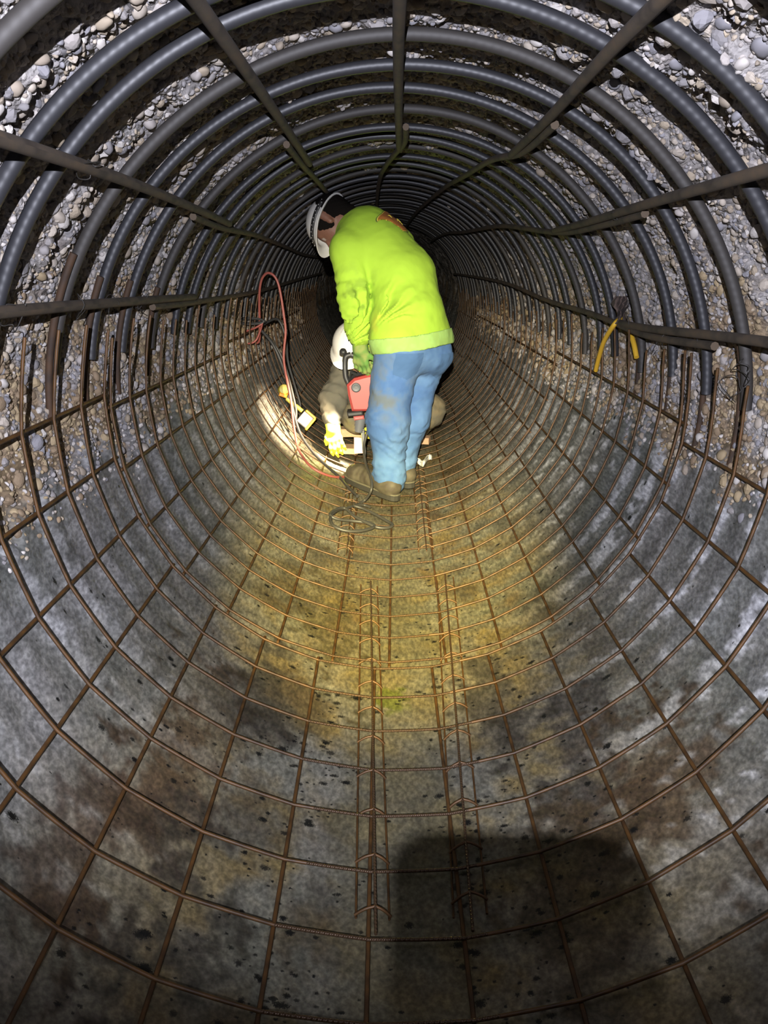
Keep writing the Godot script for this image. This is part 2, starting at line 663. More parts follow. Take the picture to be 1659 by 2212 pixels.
func pipe() -> void:
	var zs := PackedFloat32Array()
	var z := 0.3
	while z < 15.0:
		zs.append(z)
		z += clampf(0.0055 * z, 0.0105, 0.06)
	zs.append(15.0)
	var back := PackedFloat32Array([-2.2, -1.6, -1.1, -0.7, -0.4, -0.2, 0.0, 0.12, 0.22])
	back.append_array(zs)
	zs = back
	var tex := invert_texture()
	var concrete := mat(Color.WHITE, 0.62, 0.0, true)
	concrete.albedo_texture = tex[0]
	relief(concrete, tex[1], 0.12)
	concrete.metallic_specular = 0.45
	var spans := [["floor", -150.0, -30.0], ["wall_right", -30.0, 48.0], ["ceiling", 48.0, 132.0], ["wall_left", 132.0, 210.0]]
	var words := {
		"floor": "grey concrete invert of the pipe, stained brown and pitted along the bottom", "wall_right": "right side of the pipe: lime-streaked concrete below, exposed gravel above",
		"ceiling": "exposed gravel crown of the pipe behind the steel hoops", "wall_left": "left side of the pipe: grey concrete below, rusty exposed gravel above"}
	for s in spans:
		var o := Node3D.new()
		o.name = s[0]
		add_child(o)
		o.set_meta("kind", "structure")
		o.set_meta("label", words[s[0]])
		o.set_meta("category", "wall" if s[0] != "floor" and s[0] != "ceiling" else s[0])
		var cols := int((s[2] - s[1]) / 0.85)
		# columns of sound concrete and of gravel become two skins of the same wall
		var cut := -1
		var marks: Array = []
		if s[0] == "floor":
			marks = [[0, cols, true]]
		elif s[0] == "ceiling":
			marks = [[0, cols, false]]
		elif s[0] == "wall_right":
			cut = int((-2.0 + 30.0) / 0.85)
			marks = [[0, cut, true], [cut, cols, false]]
		else:
			cut = int((182.0 - 132.0) / 0.85)
			marks = [[0, cut, false], [cut, cols, true]]
		for m in marks:
			var v := PackedVector3Array()
			var uv := PackedVector2Array()
			var col := PackedColorArray()
			var idx := PackedInt32Array()
			var w: int = m[1] - m[0] + 1
			for zz in zs:
				for i in range(m[0], m[1] + 1):
					var th: float = lerpf(s[1], s[2], float(i) / cols)
					v.append(cyl(th, wall_radius(th, zz), zz))
					col.append(wall_colour(th, zz))
					var t := th if th < 120.0 else th - 360.0
					uv.append(Vector2((t + 190.0) / 200.0, log(maxf(zz, 0.2) / 0.7) / log(20.0)))
			for j in zs.size() - 1:
				for i in w - 1:
					var b := j * w + i
					idx.append_array([b, b + 1, b + w, b + 1, b + w + 1, b + w])
			part("concrete_skin" if m[2] else "gravel_bed", make(v, idx, PackedVector3Array(), uv, col), concrete if m[2] else M.gravel, o)
		# the outside of the pipe wall
		var ov := PackedVector3Array()
		var oi := PackedInt32Array()
		for zz in [-2.2, 15.0]:
			for i in 13:
				ov.append(cyl(lerpf(s[1], s[2], i / 12.0), 1.02, zz))
		for i in 12:
			oi.append_array([i, 13 + i, i + 1, i + 1, 13 + i, 14 + i])
		part("outer_skin", make(ov, oi), M.gravel, o)
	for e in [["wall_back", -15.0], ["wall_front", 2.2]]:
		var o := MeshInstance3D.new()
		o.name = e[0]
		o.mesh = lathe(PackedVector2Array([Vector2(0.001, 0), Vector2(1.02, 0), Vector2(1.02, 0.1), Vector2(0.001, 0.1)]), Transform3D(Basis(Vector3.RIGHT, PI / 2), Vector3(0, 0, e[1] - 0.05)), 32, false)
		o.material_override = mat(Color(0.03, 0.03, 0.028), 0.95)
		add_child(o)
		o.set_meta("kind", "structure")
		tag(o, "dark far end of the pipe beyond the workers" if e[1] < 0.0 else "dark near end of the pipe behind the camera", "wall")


func make_stones() -> void:
	for k in 6:
		var sph := SphereMesh.new()
		sph.radius = 1.0
		sph.height = 2.0
		sph.radial_segments = 9
		sph.rings = 6
		var a := sph.get_mesh_arrays()
		var src: PackedVector3Array = a[Mesh.ARRAY_VERTEX]
		var v := PackedVector3Array()
		var facets := []
		for i in 9:
			facets.append([Vector3(rng.randfn(), rng.randfn(), rng.randfn()).normalized(), rng.randf_range(0.62, 0.9) if k < 4 else rng.randf_range(0.8, 1.0)])
		for p in src:
			var d := p.normalized()
			var r := 1.0
			for f in facets:
				var c: float = d.dot(f[0])
				if c > 0.05:
					r = minf(r, f[1] / c)
			r *= 1.0 + 0.1 * n_mid.get_noise_3dv(d * 3.0 + Vector3(k * 7, 0, 0))
			v.append(d * r * Vector3(1.0, 0.72, 0.86))
		# weld the seam for smooth normals
		var first := {}
		var idx := PackedInt32Array()
		for i in a[Mesh.ARRAY_INDEX]:
			var key := Vector3i((src[i] * 1000.0).round())
			if not first.has(key):
				first[key] = i
			idx.append(first[key])
		if k == 0 or k == 4:
			stones.append(make(v, idx))
			continue
		var st := SurfaceTool.new()      # a broken stone keeps its sharp facets
		st.begin(Mesh.PRIMITIVE_TRIANGLES)
		st.set_smooth_group(-1)
		for i in idx:
			st.add_vertex(v[i])
		st.generate_normals()
		stones.append(st.commit())


func gravel_stones() -> void:
	var mats: Array[StandardMaterial3D] = []
	for i in 10:
		var m: StandardMaterial3D = M.stone_any.duplicate()
		m.vertex_color_use_as_albedo = false
		var tones := [Color(0.31, 0.285, 0.28), Color(0.40, 0.36, 0.34), Color(0.23, 0.215, 0.22), Color(0.44, 0.38, 0.32), Color(0.34, 0.28, 0.22), Color(0.52, 0.48, 0.45), Color(0.25, 0.24, 0.26), Color(0.38, 0.31, 0.23), Color(0.35, 0.265, 0.155), Color(0.26, 0.185, 0.115)]
		m.albedo_color = (tones[i] * 0.64).linear_to_srgb()
		mats.append(m)
	for s in [["wall_right", -16.0, 48.0], ["ceiling", 48.0, 132.0], ["wall_left", 132.0, 197.0]]:
		var all := []
		var z := 0.62
		while z < 7.0:
			var gap := 0.0245 if z < 3.2 else 0.035
			var th: float = s[1]
			var dth := rad_to_deg(gap / 0.86)
			while th < s[2]:
				var t := th + rng.randf_range(-0.5, 0.5) * dth
				var zz := z + rng.randf_range(-0.5, 0.5) * gap
				th += dth
				if t < s[1] or t > s[2]:
					continue
				var e := edge_distance(t, zz)
				var keep := smoothstep(-7.0, 4.0, e)
				var bare := n_mid.get_noise_3dv(cyl(t, 0.86, zz) * 2.2 + Vector3(3, 3, 3))
				if rng.randf() > keep * (0.92 - smoothstep(0.15, 0.5, bare) * 0.6):
					continue
				var r := wall_radius(t, zz)
				var size := gap * (0.26 + 0.42 * pow(rng.randf(), 1.6)) * (1.35 if rng.randf() < 0.10 else 1.0)
				var pos := cyl(t, r - size * rng.randf_range(-0.30, 0.25), zz)
				var inward := -Vector3(pos.x, pos.y, 0).normalized()
				var b := Basis(Vector3(0, 0, 1).cross(inward).normalized(), inward, Vector3(0, 0, 1))
				b.z = b.x.cross(b.y)
				b = b * Basis.from_euler(Vector3(rng.randf_range(-0.4, 0.4), rng.randf() * TAU, rng.randf_range(-0.4, 0.4)))
				b = b * Basis.from_scale(Vector3(rng.randf_range(0.8, 1.25), rng.randf_range(0.7, 1.1), rng.randf_range(0.8, 1.25)) * size)
				var local := Basis(Vector3.RIGHT, PITCH) * (pos - EYE)
				var sx := 829.5 + FOCAL * local.x / -local.z
				var sy := 1106.0 - FOCAL * local.y / -local.z
				var seen := local.z < -0.1 and sx > 5.0 and sx < 1654.0 and sy > 5.0 and sy < 2207.0
				var tone := rng.randi() % 8
				var crusty := crust_at(t, zz)
				if rng.randf() < crusty * 0.7:
					tone = 8 + rng.randi() % 2
				all.append([size / -local.z if seen else 0.0, Transform3D(b, pos), rng.randi() % 6, tone, rng.randf_range(0.85, 1.15)])
			z += gap
		all.sort_custom(func(a, b): return a[0] > b[0])
		# pea gravel between the stones
		var zf := 0.7
		while zf < 4.0:
			var gap := 0.0125 if zf < 2.2 else 0.019
			var thf: float = s[1]
			var step := rad_to_deg(gap / 0.85)
			while thf < s[2]:
				var t := thf + rng.randf_range(-0.5, 0.5) * step
				var zz := zf + rng.randf_range(-0.5, 0.5) * gap
				thf += step
				if t < s[1] or t > s[2] or rng.randf() > 0.8 * smoothstep(-8.0, 3.0, edge_distance(t, zz)):
					continue
				var size := gap * rng.randf_range(0.28, 0.6)
				var pos := cyl(t, wall_radius(t, zz) - size * rng.randf_range(-0.4, 0.3), zz)
				all.append([0.0, Transform3D(Basis.from_euler(Vector3(rng.randf() * TAU, rng.randf() * TAU, rng.randf() * TAU)) * Basis.from_scale(Vector3(1.1, 0.9, 1.0) * size), pos), rng.randi() % 6, (8 + rng.randi() % 2) if rng.randf() < crust_at(t, zz) * 0.8 else rng.randi() % 8, rng.randf_range(0.8, 1.25)])
			zf += gap
		var parent: Node3D = get_node(NodePath(s[0]))
		for i in mini(300, all.size()):
			var o := MeshInstance3D.new()
			o.name = "stone" if i == 0 else "stone_%03d" % i
			o.mesh = stones[all[i][2]]
			o.material_override = mats[all[i][3]]
			o.transform = all[i][1]
			parent.add_child(o, true)
		for k in 6:
			var list := []
			for i in range(300, all.size()):
				if all[i][2] == k:
					list.append(all[i])
			var mm := MultiMesh.new()
			mm.transform_format = MultiMesh.TRANSFORM_3D
			mm.use_colors = true
			mm.mesh = stones[k]
			mm.instance_count = list.size()
			var buf := PackedFloat32Array()
			for a in list:
				var t: Transform3D = a[1]
				var c: Color = mats[a[3]].albedo_color.srgb_to_linear() * a[4]
				buf.append_array([t.basis.x.x, t.basis.y.x, t.basis.z.x, t.origin.x, t.basis.x.y, t.basis.y.y, t.basis.z.y, t.origin.y, t.basis.x.z, t.basis.y.z, t.basis.z.z, t.origin.z, c.r, c.g, c.b, 1.0])
			mm.buffer = buf
			var o := MultiMeshInstance3D.new()
			o.name = "loose_gravel" if k == 0 else "loose_gravel_%03d" % k
			o.multimesh = mm
			o.material_override = M.stone_any
			parent.add_child(o, true)
			o.set_meta("kind", "stuff")


# ---------------------------------------------------------------- steel
const NTH := ["first", "second", "third", "fourth", "fifth", "sixth", "seventh", "eighth", "ninth", "tenth", "eleventh", "twelfth", "thirteenth", "fourteenth", "fifteenth", "sixteenth", "seventeenth", "eighteenth", "nineteenth", "twentieth",
	"twenty-first", "twenty-second", "twenty-third", "twenty-fourth", "twenty-fifth", "twenty-sixth", "twenty-seventh", "twenty-eighth", "twenty-ninth", "thirtieth", "thirty-first", "thirty-second", "thirty-third", "thirty-fourth", "thirty-fifth", "thirty-sixth", "thirty-seventh", "thirty-eighth", "thirty-ninth", "fortieth"]


func steel() -> void:
	var r := RandomNumberGenerator.new()
	r.seed = 21
	# the hoops of the crown
	at_z = [0.98, 1.285, 1.595, 1.79, 2.13, 2.395, 2.695, 3.05, 3.39, 3.63]
	var z := 3.93
	while z < 10.6:
		at_z.append(z)
		z += 0.29 + r.randf_range(-0.02, 0.02)
	for i in at_z.size():
		var ends := [r.randf_range(0.5, 4.5), r.randf_range(169.5, 173.0)]
		var lean := 0.05 if i == 3 else r.randf_range(-0.008, 0.012)
		var p := PackedVector3Array()
		var steps := 96 if i < 12 else 56
		for k in steps + 1:
			var th: float = lerpf(ends[0], ends[1], float(k) / steps)
			var q := cyl(th, RINGS + 0.003 * sin(th * 0.07 + i * 2.1), (at_z[i] + lean * cos(deg_to_rad(th))) * 0.8)
			p.append(q)
		var where: String = "nearest the camera" if i == 0 else NTH[i] + " from the camera along the pipe"
		var tone: String = "bluish grey" if i % 3 != 1 else "dull brownish grey"
		single("steel_hoop", tube(p, 0.0132 if i < 14 else 0.0135, 10 if i < 10 else 6), M.hoop if i % 3 != 1 else M.hoop_dull, "%s steel hoop round the crown, %s" % [tone, where], "hoop", "steel hoops round the crown of the pipe")
	# short rusty splice bars lapped onto the ends of the hoops
	var lap := [[1, 153.0, 186.0, -0.035], [3, 152.0, 176.0, -0.036], [4, 151.0, 178.0, -0.034], [5, 155.0, 178.0, -0.033], [6, 156.0, 179.0, -0.034], [7, 158.0, 178.0, -0.033],
		[2, -14.0, 12.0, -0.034], [4, -9.0, 14.0, 0.036], [5, -10.0, 16.0, 0.034], [6, -6.0, 18.0, 0.034], [7, -8.0, 17.0, 0.033]]
	var k_left := 0
	var k_right := 0
	for a in lap:
		var p := PackedVector3Array()
		for k in 15:
			var th: float = lerpf(a[1], a[2], k / 14.0)
			p.append(cyl(th, RINGS + 0.002, at_z[a[0]] * 0.8 + a[3] * 0.8))
		var left: bool = a[1] > 90.0
		var nth: String = NTH[k_left if left else k_right]
		if left:
			k_left += 1
		else:
			k_right += 1
		single("splice_bar", tube(p, 0.0085, 8), M.splice, "short rusty splice bar beside a hoop end on the %s wall, %s from the camera" % ["left" if left else "right", nth], "bar", "splice bars at the hoop ends")
	# straight bars that run along the pipe inside the hoops
	var runs := [
		["along the crown of the pipe", [[91.0, 0.5], [90.9, 1.4], [90.4, 1.9], [89.0, 2.8], [88.6, 3.0]], [[87.8, 2.55], [87.5, 2.85], [89.5, 3.11], [92.0, 3.45], [94.1, 3.88], [95.6, 4.7], [97.0, 6.2], [97.0, 8.4]]],
		["left of the crown", [[112.9, 0.5], [112.7, 1.4], [112.8, 2.2], [113.2, 2.9]], [[114.8, 2.4], [114.9, 2.9], [114.4, 3.4], [114.0, 5.0], [114.0, 8.4]]],
		["half-way up the left haunch", [[137.3, 0.4], [136.8, 1.5], [138.0, 2.3], [139.2, 2.8]], [[139.8, 2.3], [140.8, 2.75], [140.6, 3.5], [142.5, 4.6], [145.0, 6.0], [145.0, 8.4]]],
		["low on the left side above the wire mesh", [[158.0, 0.5], [158.4, 1.4], [159.4, 2.1], [160.6, 2.8]], [[161.4, 2.3], [162.2, 2.9], [162.6, 4.3], [160.5, 6.0], [158.0, 8.4]]],
		["right of the crown", [[64.6, 0.5], [64.6, 1.3], [63.4, 1.9], [62.8, 2.5]], [[61.7, 1.95], [61.6, 2.4], [65.2, 2.73], [67.8, 3.35], [70.4, 3.93], [73.0, 5.0], [75.0, 6.2], [76.0, 8.4]]],
		["half-way up the right haunch", [[41.7, 0.5], [41.3, 1.3], [40.6, 1.9], [39.6, 2.5], [39.2, 2.95]], [[38.9, 1.95], [38.2, 2.35], [38.4, 2.9], [44.2, 3.7], [46.5, 4.2], [49.1, 5.4], [52.9, 6.5], [53.0, 8.4]]],
		["low on the right side above the wire mesh", [[17.2, 0.5], [16.3, 1.5], [14.0, 2.25], [13.6, 2.6]], [[13.6, 1.8], [12.3, 2.3], [14.3, 2.86], [15.6, 3.7], [20.0, 5.0], [21.4, 7.4], [21.4, 8.4]]]]
	for a in runs:
		for which in 2:
			var p := PackedVector3Array()
			for q in a[1 + which]:
				p.append(cyl(q[0], 0.772, q[1]))
			single("lengthwise_bar", tube(smooth_line(p, 8), 0.0118 if which == 0 else 0.0105, 8), M.bar,
				("dark rusty lengthwise bar %s, near length" if which == 0 else "dark rusty lengthwise bar %s, bent far length") % a[0], "bar", "lengthwise bars inside the hoops")


func mesh_sheet(from: float, to: float, first: float, step: float, degs: Array, twist: float, lo: float, hi: float, label: String) -> void:
	var t := thing("wire_mesh_sheet", label, "wire mesh", Vector3.ZERO, "welded wire mesh sheets on the invert")
	var r := RandomNumberGenerator.new()
	r.seed = int(first * 1000.0)
	var z := first
	var far := from > 4.0
	while z < to:
		# a bent wire: nearly straight from one lengthwise wire to the next
		var l := lo + r.randf_range(-2.5, 2.5)
		var h := hi + r.randf_range(-3.0, 3.0)
		var p := PackedVector3Array()
		var knots := [l]
		for d in degs:
			if d > l + 3.0 and d < h - 3.0:
				knots.append(d + twist * (z - from))
		knots.append(h)
		var jig := r.randf_range(-0.004, 0.004)
		for k in knots.size() - 1:
			for i in 4:
				var f := i / 4.0
				var th: float = lerpf(knots[k], knots[k + 1], f)
				var sag := 0.0032 * (1.0 - 4.0 * (f - 0.5) * (f - 0.5))
				p.append(cyl(th, MESH_R - sag, z + jig * sin(th * 0.1) + 0.01 * cos(deg_to_rad(th))))
		p.append(cyl(h, MESH_R, z))
		if far:
			part("cross_wire", tube(p, 0.0036, 5), M.wire, t)
		else:
			var w := part("cross_wire", wet_wire(p, r.randf_range(-108.0, -101.0), r.randf_range(-80.0, -73.0)), null, t)
			w.material_override = null
		z += step
	for d in degs:
		var p := PackedVector3Array()
		for i in 13:
			var f := i / 12.0
			p.append(cyl(d + twist * f * (to - from), MESH_R + 0.0068, lerpf(from, to, f)))
		part("lengthwise_wire", tube(p, 0.0042, 5 if far else 6), M.wire, t)


func wet_wire(p: PackedVector3Array, from: float, to: float) -> ArrayMesh:
	# a rusty wire whose middle stretch lies in the wet: one mesh, two finishes
	var out := ArrayMesh.new()
	var runs := [PackedVector3Array(), PackedVector3Array(), PackedVector3Array()]
	for q in p:
		var d := rad_to_deg(atan2(q.y, q.x))
		if d > 90.0:
			d -= 360.0
		var k := 0 if d < from else (1 if d < to else 2)
		if k > 0 and runs[k].is_empty() and not runs[k - 1].is_empty():
			runs[k].append(runs[k - 1][runs[k - 1].size() - 1])
		runs[k].append(q)
	for k in 3:
		if runs[k].size() > 1:
			out.add_surface_from_arrays(Mesh.PRIMITIVE_TRIANGLES, tube(runs[k], 0.0036 if k != 1 else 0.0034, 6).surface_get_arrays(0))
			out.surface_set_material(out.get_surface_count() - 1, M.wet_wire if k == 1 else M.wire)
	return out


func high_chair(label: String, c0: Vector2, c1: Vector2, rungs: Array) -> void:
	# a continuous high chair: one raised wire on bent legs between two runners; c0, c1 = (degrees, z) of its far and near end
	var t := thing("bar_chair", label, "bar support", Vector3.ZERO, "wire chairs that hold the mesh off the invert")
	var deg := func(z: float) -> float: return lerpf(c0.x, c1.x, (c0.y - z) / (c0.y - c1.y))
	for side in [-2.55, 0.0, 2.0]:
		var p := PackedVector3Array()
		for i in 9:
			var z := lerpf(c0.y, c1.y + (0.0 if side == 0.0 else 0.05), i / 8.0)
			p.append(cyl(deg.call(z) + side, 0.752 if side == 0.0 else 0.772, z))
		part("top_wire" if side == 0.0 else "runner_wire", tube(p, 0.0030 if side == 0.0 else 0.0024, 6), M.wet_wire if side == 0.0 else M.wire, t)
	for z in rungs:
		var d: float = deg.call(z)
		for side in [-1.0, 1.0]:
			var w := 2.75 if side < 0.0 else 2.25
			var p := PackedVector3Array()
			for i in 7:
				var f := i / 6.0
				var drop: float = 0.019 * pow(f, 0.8) - 0.005 * sin(f * PI)
				p.append(cyl(d + side * w * f, 0.7515 + drop, z - 0.005 * f))
			part("bent_leg", tube(p, 0.0028, 6), M.wire, t)


func floor_steel() -> void:
	var near := []
	for k in 15:
		near.append(-183.4 + 12.64 * k)
	var far := []
	for k in 15:
		far.append(-180.6 + 12.7 * k)
	mesh_sheet(0.40, 1.935, 0.383, 0.1533, near, 0.0, -197.0, 9.5, "rusty wire mesh sheet nearest the camera, with the square dark shadow on it")
	mesh_sheet(1.94, 3.50, 1.957, 0.1525, far, 1.1, -195.0, 11.0, "rusty wire mesh sheet under the coiled cable and the standing worker's boots")
	mesh_sheet(3.47, 5.06, 3.475, 0.1525, near.map(func(d): return d + 1.2), 0.5, -195.0, 10.0, "rusty wire mesh sheet under the kneeling worker and the bright lamp spot")
	mesh_sheet(5.03, 6.56, 5.04, 0.1525, far, 0.0, -194.0, 10.0, "rusty wire mesh sheet in the dark just beyond the kneeling worker")
	mesh_sheet(6.55, 8.10, 6.56, 0.1525, near, 0.0, -194.0, 10.0, "farthest rusty wire mesh sheet, deepest in the dark pipe")
	high_chair("long wire bar chair left of the bottom line, nearest the camera", Vector2(-96.7, 2.53), Vector2(-94.0, 1.0), [2.46, 2.335, 2.21, 2.085, 1.96, 1.834, 1.705, 1.577, 1.446, 1.316, 1.186, 1.06])
	high_chair("long wire bar chair right of the bottom line, running into the square shadow", Vector2(-75.4, 2.55), Vector2(-81.0, 1.0), [2.453, 2.333, 2.212, 2.087, 1.97, 1.844, 1.706, 1.585, 1.46, 1.335, 1.21, 1.085])
	high_chair("long wire bar chair beside the right heel of the standing worker", Vector2(-77.5, 4.3), Vector2(-79.6, 2.82), [4.2, 4.07, 3.95, 3.84, 3.72, 3.6, 3.48, 3.36, 3.24, 3.12, 3.0, 2.89])
	high_chair("long wire bar chair under the coil of grey cable", Vector2(-105.5, 4.2), Vector2(-104.5, 2.74), [4.1, 3.98, 3.85, 3.73, 3.6, 3.48, 3.35, 3.23, 3.1, 2.97, 2.83])


func ties() -> void:
	var r := RandomNumberGenerator.new()
	r.seed = 99
	var spots := [[158.3, 1.40], [159.0, 1.72], [159.5, 1.93], [160.0, 2.18], [161.0, 1.28], [11.0, 1.66], [14.8, 1.93], [13.6, 2.15], [9.0, 2.2], [13.8, 2.45], [40.0, 2.14], [137.0, 1.42], [4.0, 1.45], [6.5, 1.72], [3.0, 1.98]]
	for i in spots.size():
		var s: Array = spots[i]
		var c := cyl(s[0], 0.775, s[1])
		var inward := -Vector3(c.x, c.y, 0).normalized()
		var p := PackedVector3Array()
		var turn := r.randf() * TAU
		for k in 9:
			var a := turn + k * r.randf_range(0.6, 1.0)
			var tang := Vector3(0, 0, 1).cross(inward)
			p.append(c + tang * cos(a) * (0.012 + 0.006 * k * r.randf()) + Vector3(0, 0, sin(a) * (0.012 + 0.007 * k * r.randf())) + inward * r.randf_range(-0.012, 0.016))
		var left: bool = s[0] > 90.0
		var hoop := 0
		for h in at_z.size():
			if absf(at_z[h] * 0.8 - s[1]) < absf(at_z[hoop] * 0.8 - s[1]):
				hoop = h
		var side: String = "left" if left else "right"
		var bar: String = ("half-way up the %s haunch" if s[0] > 30.0 and s[0] < 145.0 else ("below the low %s bar" if s[0] < 10.0 else "at the low %s bar")) % side
		single("tie_wire", tube(smooth_line(p, 5), 0.0011, 4), M.tie, "thin curled tie wire %s by the %s hoop from the camera" % [bar, NTH[hoop]], "tie wire", "curled tie wires")


# ---------------------------------------------------------------- cords, hoses and small things
func cord(called: String, pts: Array, radius: float, material: Material, label: String, category: String) -> MeshInstance3D:
	var p := PackedVector3Array()
	for q in pts:
		p.append(q)
	return single(called, tube(smooth_line(p, 9), radius, 8), material, label, category)


func cords() -> void:
	var fl := func(x: float, y: float, lift := 0.0) -> Vector3: return on(x, y, 0.748 - lift)
	# the grey tool cable that hangs from the hammer and lies in a coil
	cord("tool_cable", [at(796, 925, 3.76), at(786, 965, 3.72), at(790, 1000, 3.64), at(800, 1030, 3.50), at(802, 1058, 3.42), fl.call(786, 1082, 0.01), fl.call(757, 1095), fl.call(728, 1103), fl.call(714, 1118), fl.call(720, 1135),
		fl.call(745, 1146), fl.call(777, 1147, 0.004), fl.call(803, 1141, 0.006), fl.call(808, 1135, 0.006), fl.call(795, 1129, 0.004), fl.call(760, 1125), fl.call(728, 1121), fl.call(713, 1112, 0.004), fl.call(725, 1101, 0.008), fl.call(745, 1098, 0.012), fl.call(765, 1115, 0.01),
		fl.call(790, 1128, 0.01), fl.call(815, 1139, 0.004), fl.call(838, 1140), fl.call(848, 1134), fl.call(836, 1126), fl.call(812, 1112, 0.006), fl.call(785, 1099, 0.008), fl.call(765, 1092, 0.008), fl.call(785, 1091), fl.call(800, 1096)], 0.0070, M.cable_grey, "grey tool cable hanging from the red hammer and coiled on the mesh", "cable")
	# dark supply cables that hang from the left wall and run to the standing worker's boot
	cord("supply_cable", [at(566, 715, 4.25), at(590, 745, 4.22), at(610, 790, 4.2), at(624, 840, 4.15), at(634, 890, 4.12), at(648, 935, 4.05), fl.call(672, 972, 0.01), fl.call(702, 1003, 0.004), fl.call(735, 1032), fl.call(752, 1052), fl.call(772, 1072)], 0.0085, M.cable, "thick black supply cable sweeping down the left wall to the boot", "cable")
	cord("supply_cable", [at(575, 722, 4.28), at(602, 758, 4.26), at(619, 800, 4.24), at(632, 850, 4.2), at(640, 890, 4.17), at(636, 915, 4.12), at(632, 880, 4.14), at(622, 830, 4.2), at(612, 790, 4.26), at(600, 770, 4.28)], 0.0075, M.cable_grey, "grey looped supply cable hanging in a bundle on the left wall", "cable")
	cord("supply_cable", [at(570, 700, 4.4), at(600, 690, 4.5), at(617, 730, 4.5), at(622, 780, 4.45), at(636, 830, 4.4), at(648, 872, 4.36), at(646, 885, 4.33)], 0.0075, M.cable, "black cable hanging behind the red hose", "cable")
	cord("air_hose", [at(552, 742, 4.32), at(560, 735, 4.3), at(561, 700, 4.24), at(560, 660, 4.2), at(561, 625, 4.17), at(566, 602, 4.15), at(577, 590, 4.13), at(590, 594, 4.12), at(600, 610, 4.12), at(607, 640, 4.12), at(613, 680, 4.12), at(617, 715, 4.12), at(614, 750, 4.12), at(613, 775, 4.12), at(617, 805, 4.12), at(624, 840, 4.12),
		at(629, 870, 4.1), at(632, 900, 4.06), at(637, 935, 4.0), at(643, 965, 3.93), fl.call(655, 988), fl.call(672, 1008), fl.call(695, 1022), fl.call(722, 1030), fl.call(745, 1030)], 0.0068, M.red_hose, "red hose looping up from the left wall and down to the mesh", "hose")
	var loop := []
	for k in 26:
		var a := TAU * k / 12.5
		loop.append(at(540 + cos(a) * (26 + k * 0.3), 692 + sin(a) * 6.0 + k * 0.15, 4.22 + 0.02 * sin(a * 0.7)))
	cord("coiled_cable", loop, 0.0065, M.cable, "flat coil of black cable hung on the left wall beside the red hose", "cable")
	cord("red_cord", [at(566, 702, 4.2), at(562, 715, 4.18), at(553, 735, 4.16), at(538, 742, 4.16), at(520, 735, 4.18), at(515, 722, 4.2), at(530, 716, 4.22), at(552, 708, 4.2), at(568, 698, 4.2)], 0.0055, M.red_hose, "red cord looped through the mesh below the coil of black cable", "cord")
	cord("yellow_strap", [at(1287, 800, 2.79), at(1295, 768, 2.72), at(1306, 735, 2.64), at(1327, 701, 2.56), at(1340, 690, 2.60), at(1350, 694, 2.62), at(1360, 715, 2.52), at(1369, 742, 2.46), at(1375, 772, 2.42)], 0.0085, M.yellow, "yellow hose looped over the low bar on the right wall", "hose")
	# a brown rag hung over the bar by the yellow hose
	var rag := PackedVector3Array()
	var ri := PackedInt32Array()
	var rr := RandomNumberGenerator.new()
	rr.seed = 8
	for j in 9:
		for i in 8:
			var w := 13.0 + 7.0 * sin(j * 0.9)
			rag.append(at(1341 + (i - 3.5) / 3.5 * w + rr.randf_range(-2, 2), 640 + j * 7.5, 2.60 + 0.05 * sin(i * 1.9 + j) - 0.02 * j / 8.0))
	for j in 8:
		for i in 7:
			var b := j * 8 + i
			ri.append_array([b, b + 1, b + 8, b + 1, b + 9, b + 8])
	var thick := PackedVector3Array(rag)
	for q in rag:
		thick.append(q + Vector3(0.004, 0, -0.006))
	for i in range(0, 336, 3):
		ri.append_array([ri[i] + 72, ri[i + 2] + 72, ri[i + 1] + 72])
	single("rag", make(thick, ri), mat(Color(0.075, 0.05, 0.04), 0.95), "crumpled brown rag hung on the right wall above the yellow hose", "rag")
	# a crumpled piece of clear white plastic by the right boot
	var pv := PackedVector3Array()
	var pi := PackedInt32Array()
	for j in 9:
		for i in 15:
			var f := i / 14.0
			var half := 0.035 * sin(PI * clampf(f * 0.9 + 0.08, 0.0, 1.0))
			var c := on(889 + 44 * f, 1002 - 8.0 * f * f - 5.0 * sin(f * 9.0), 0.742 - 0.02 * absf(sin(f * 7.0)))
			pv.append(c + Vector3(0, 0.016 * sin(j * 1.7 + i * 1.3) + 0.01, half * (j - 4) / 4.0))
	for j in 8:
		for i in 14:
			var b := j * 15 + i
			pi.append_array([b, b + 15, b + 1, b + 1, b + 15, b + 16])
	var pl := mat(Color(0.75, 0.76, 0.78), 0.35)
	pl.transparency = BaseMaterial3D.TRANSPARENCY_ALPHA
	pl.albedo_color.a = 0.75
	single("plastic_scrap", make(pv, pi), pl, "crumpled scrap of whitish plastic on the mesh behind the right boot", "plastic")


func tilted(x: float, y: float, d: float, turn: float, lean := 0.0) -> Transform3D:
	return Transform3D(Basis(Vector3.UP, turn) * Basis(Vector3.RIGHT, lean), at(x, y, d))


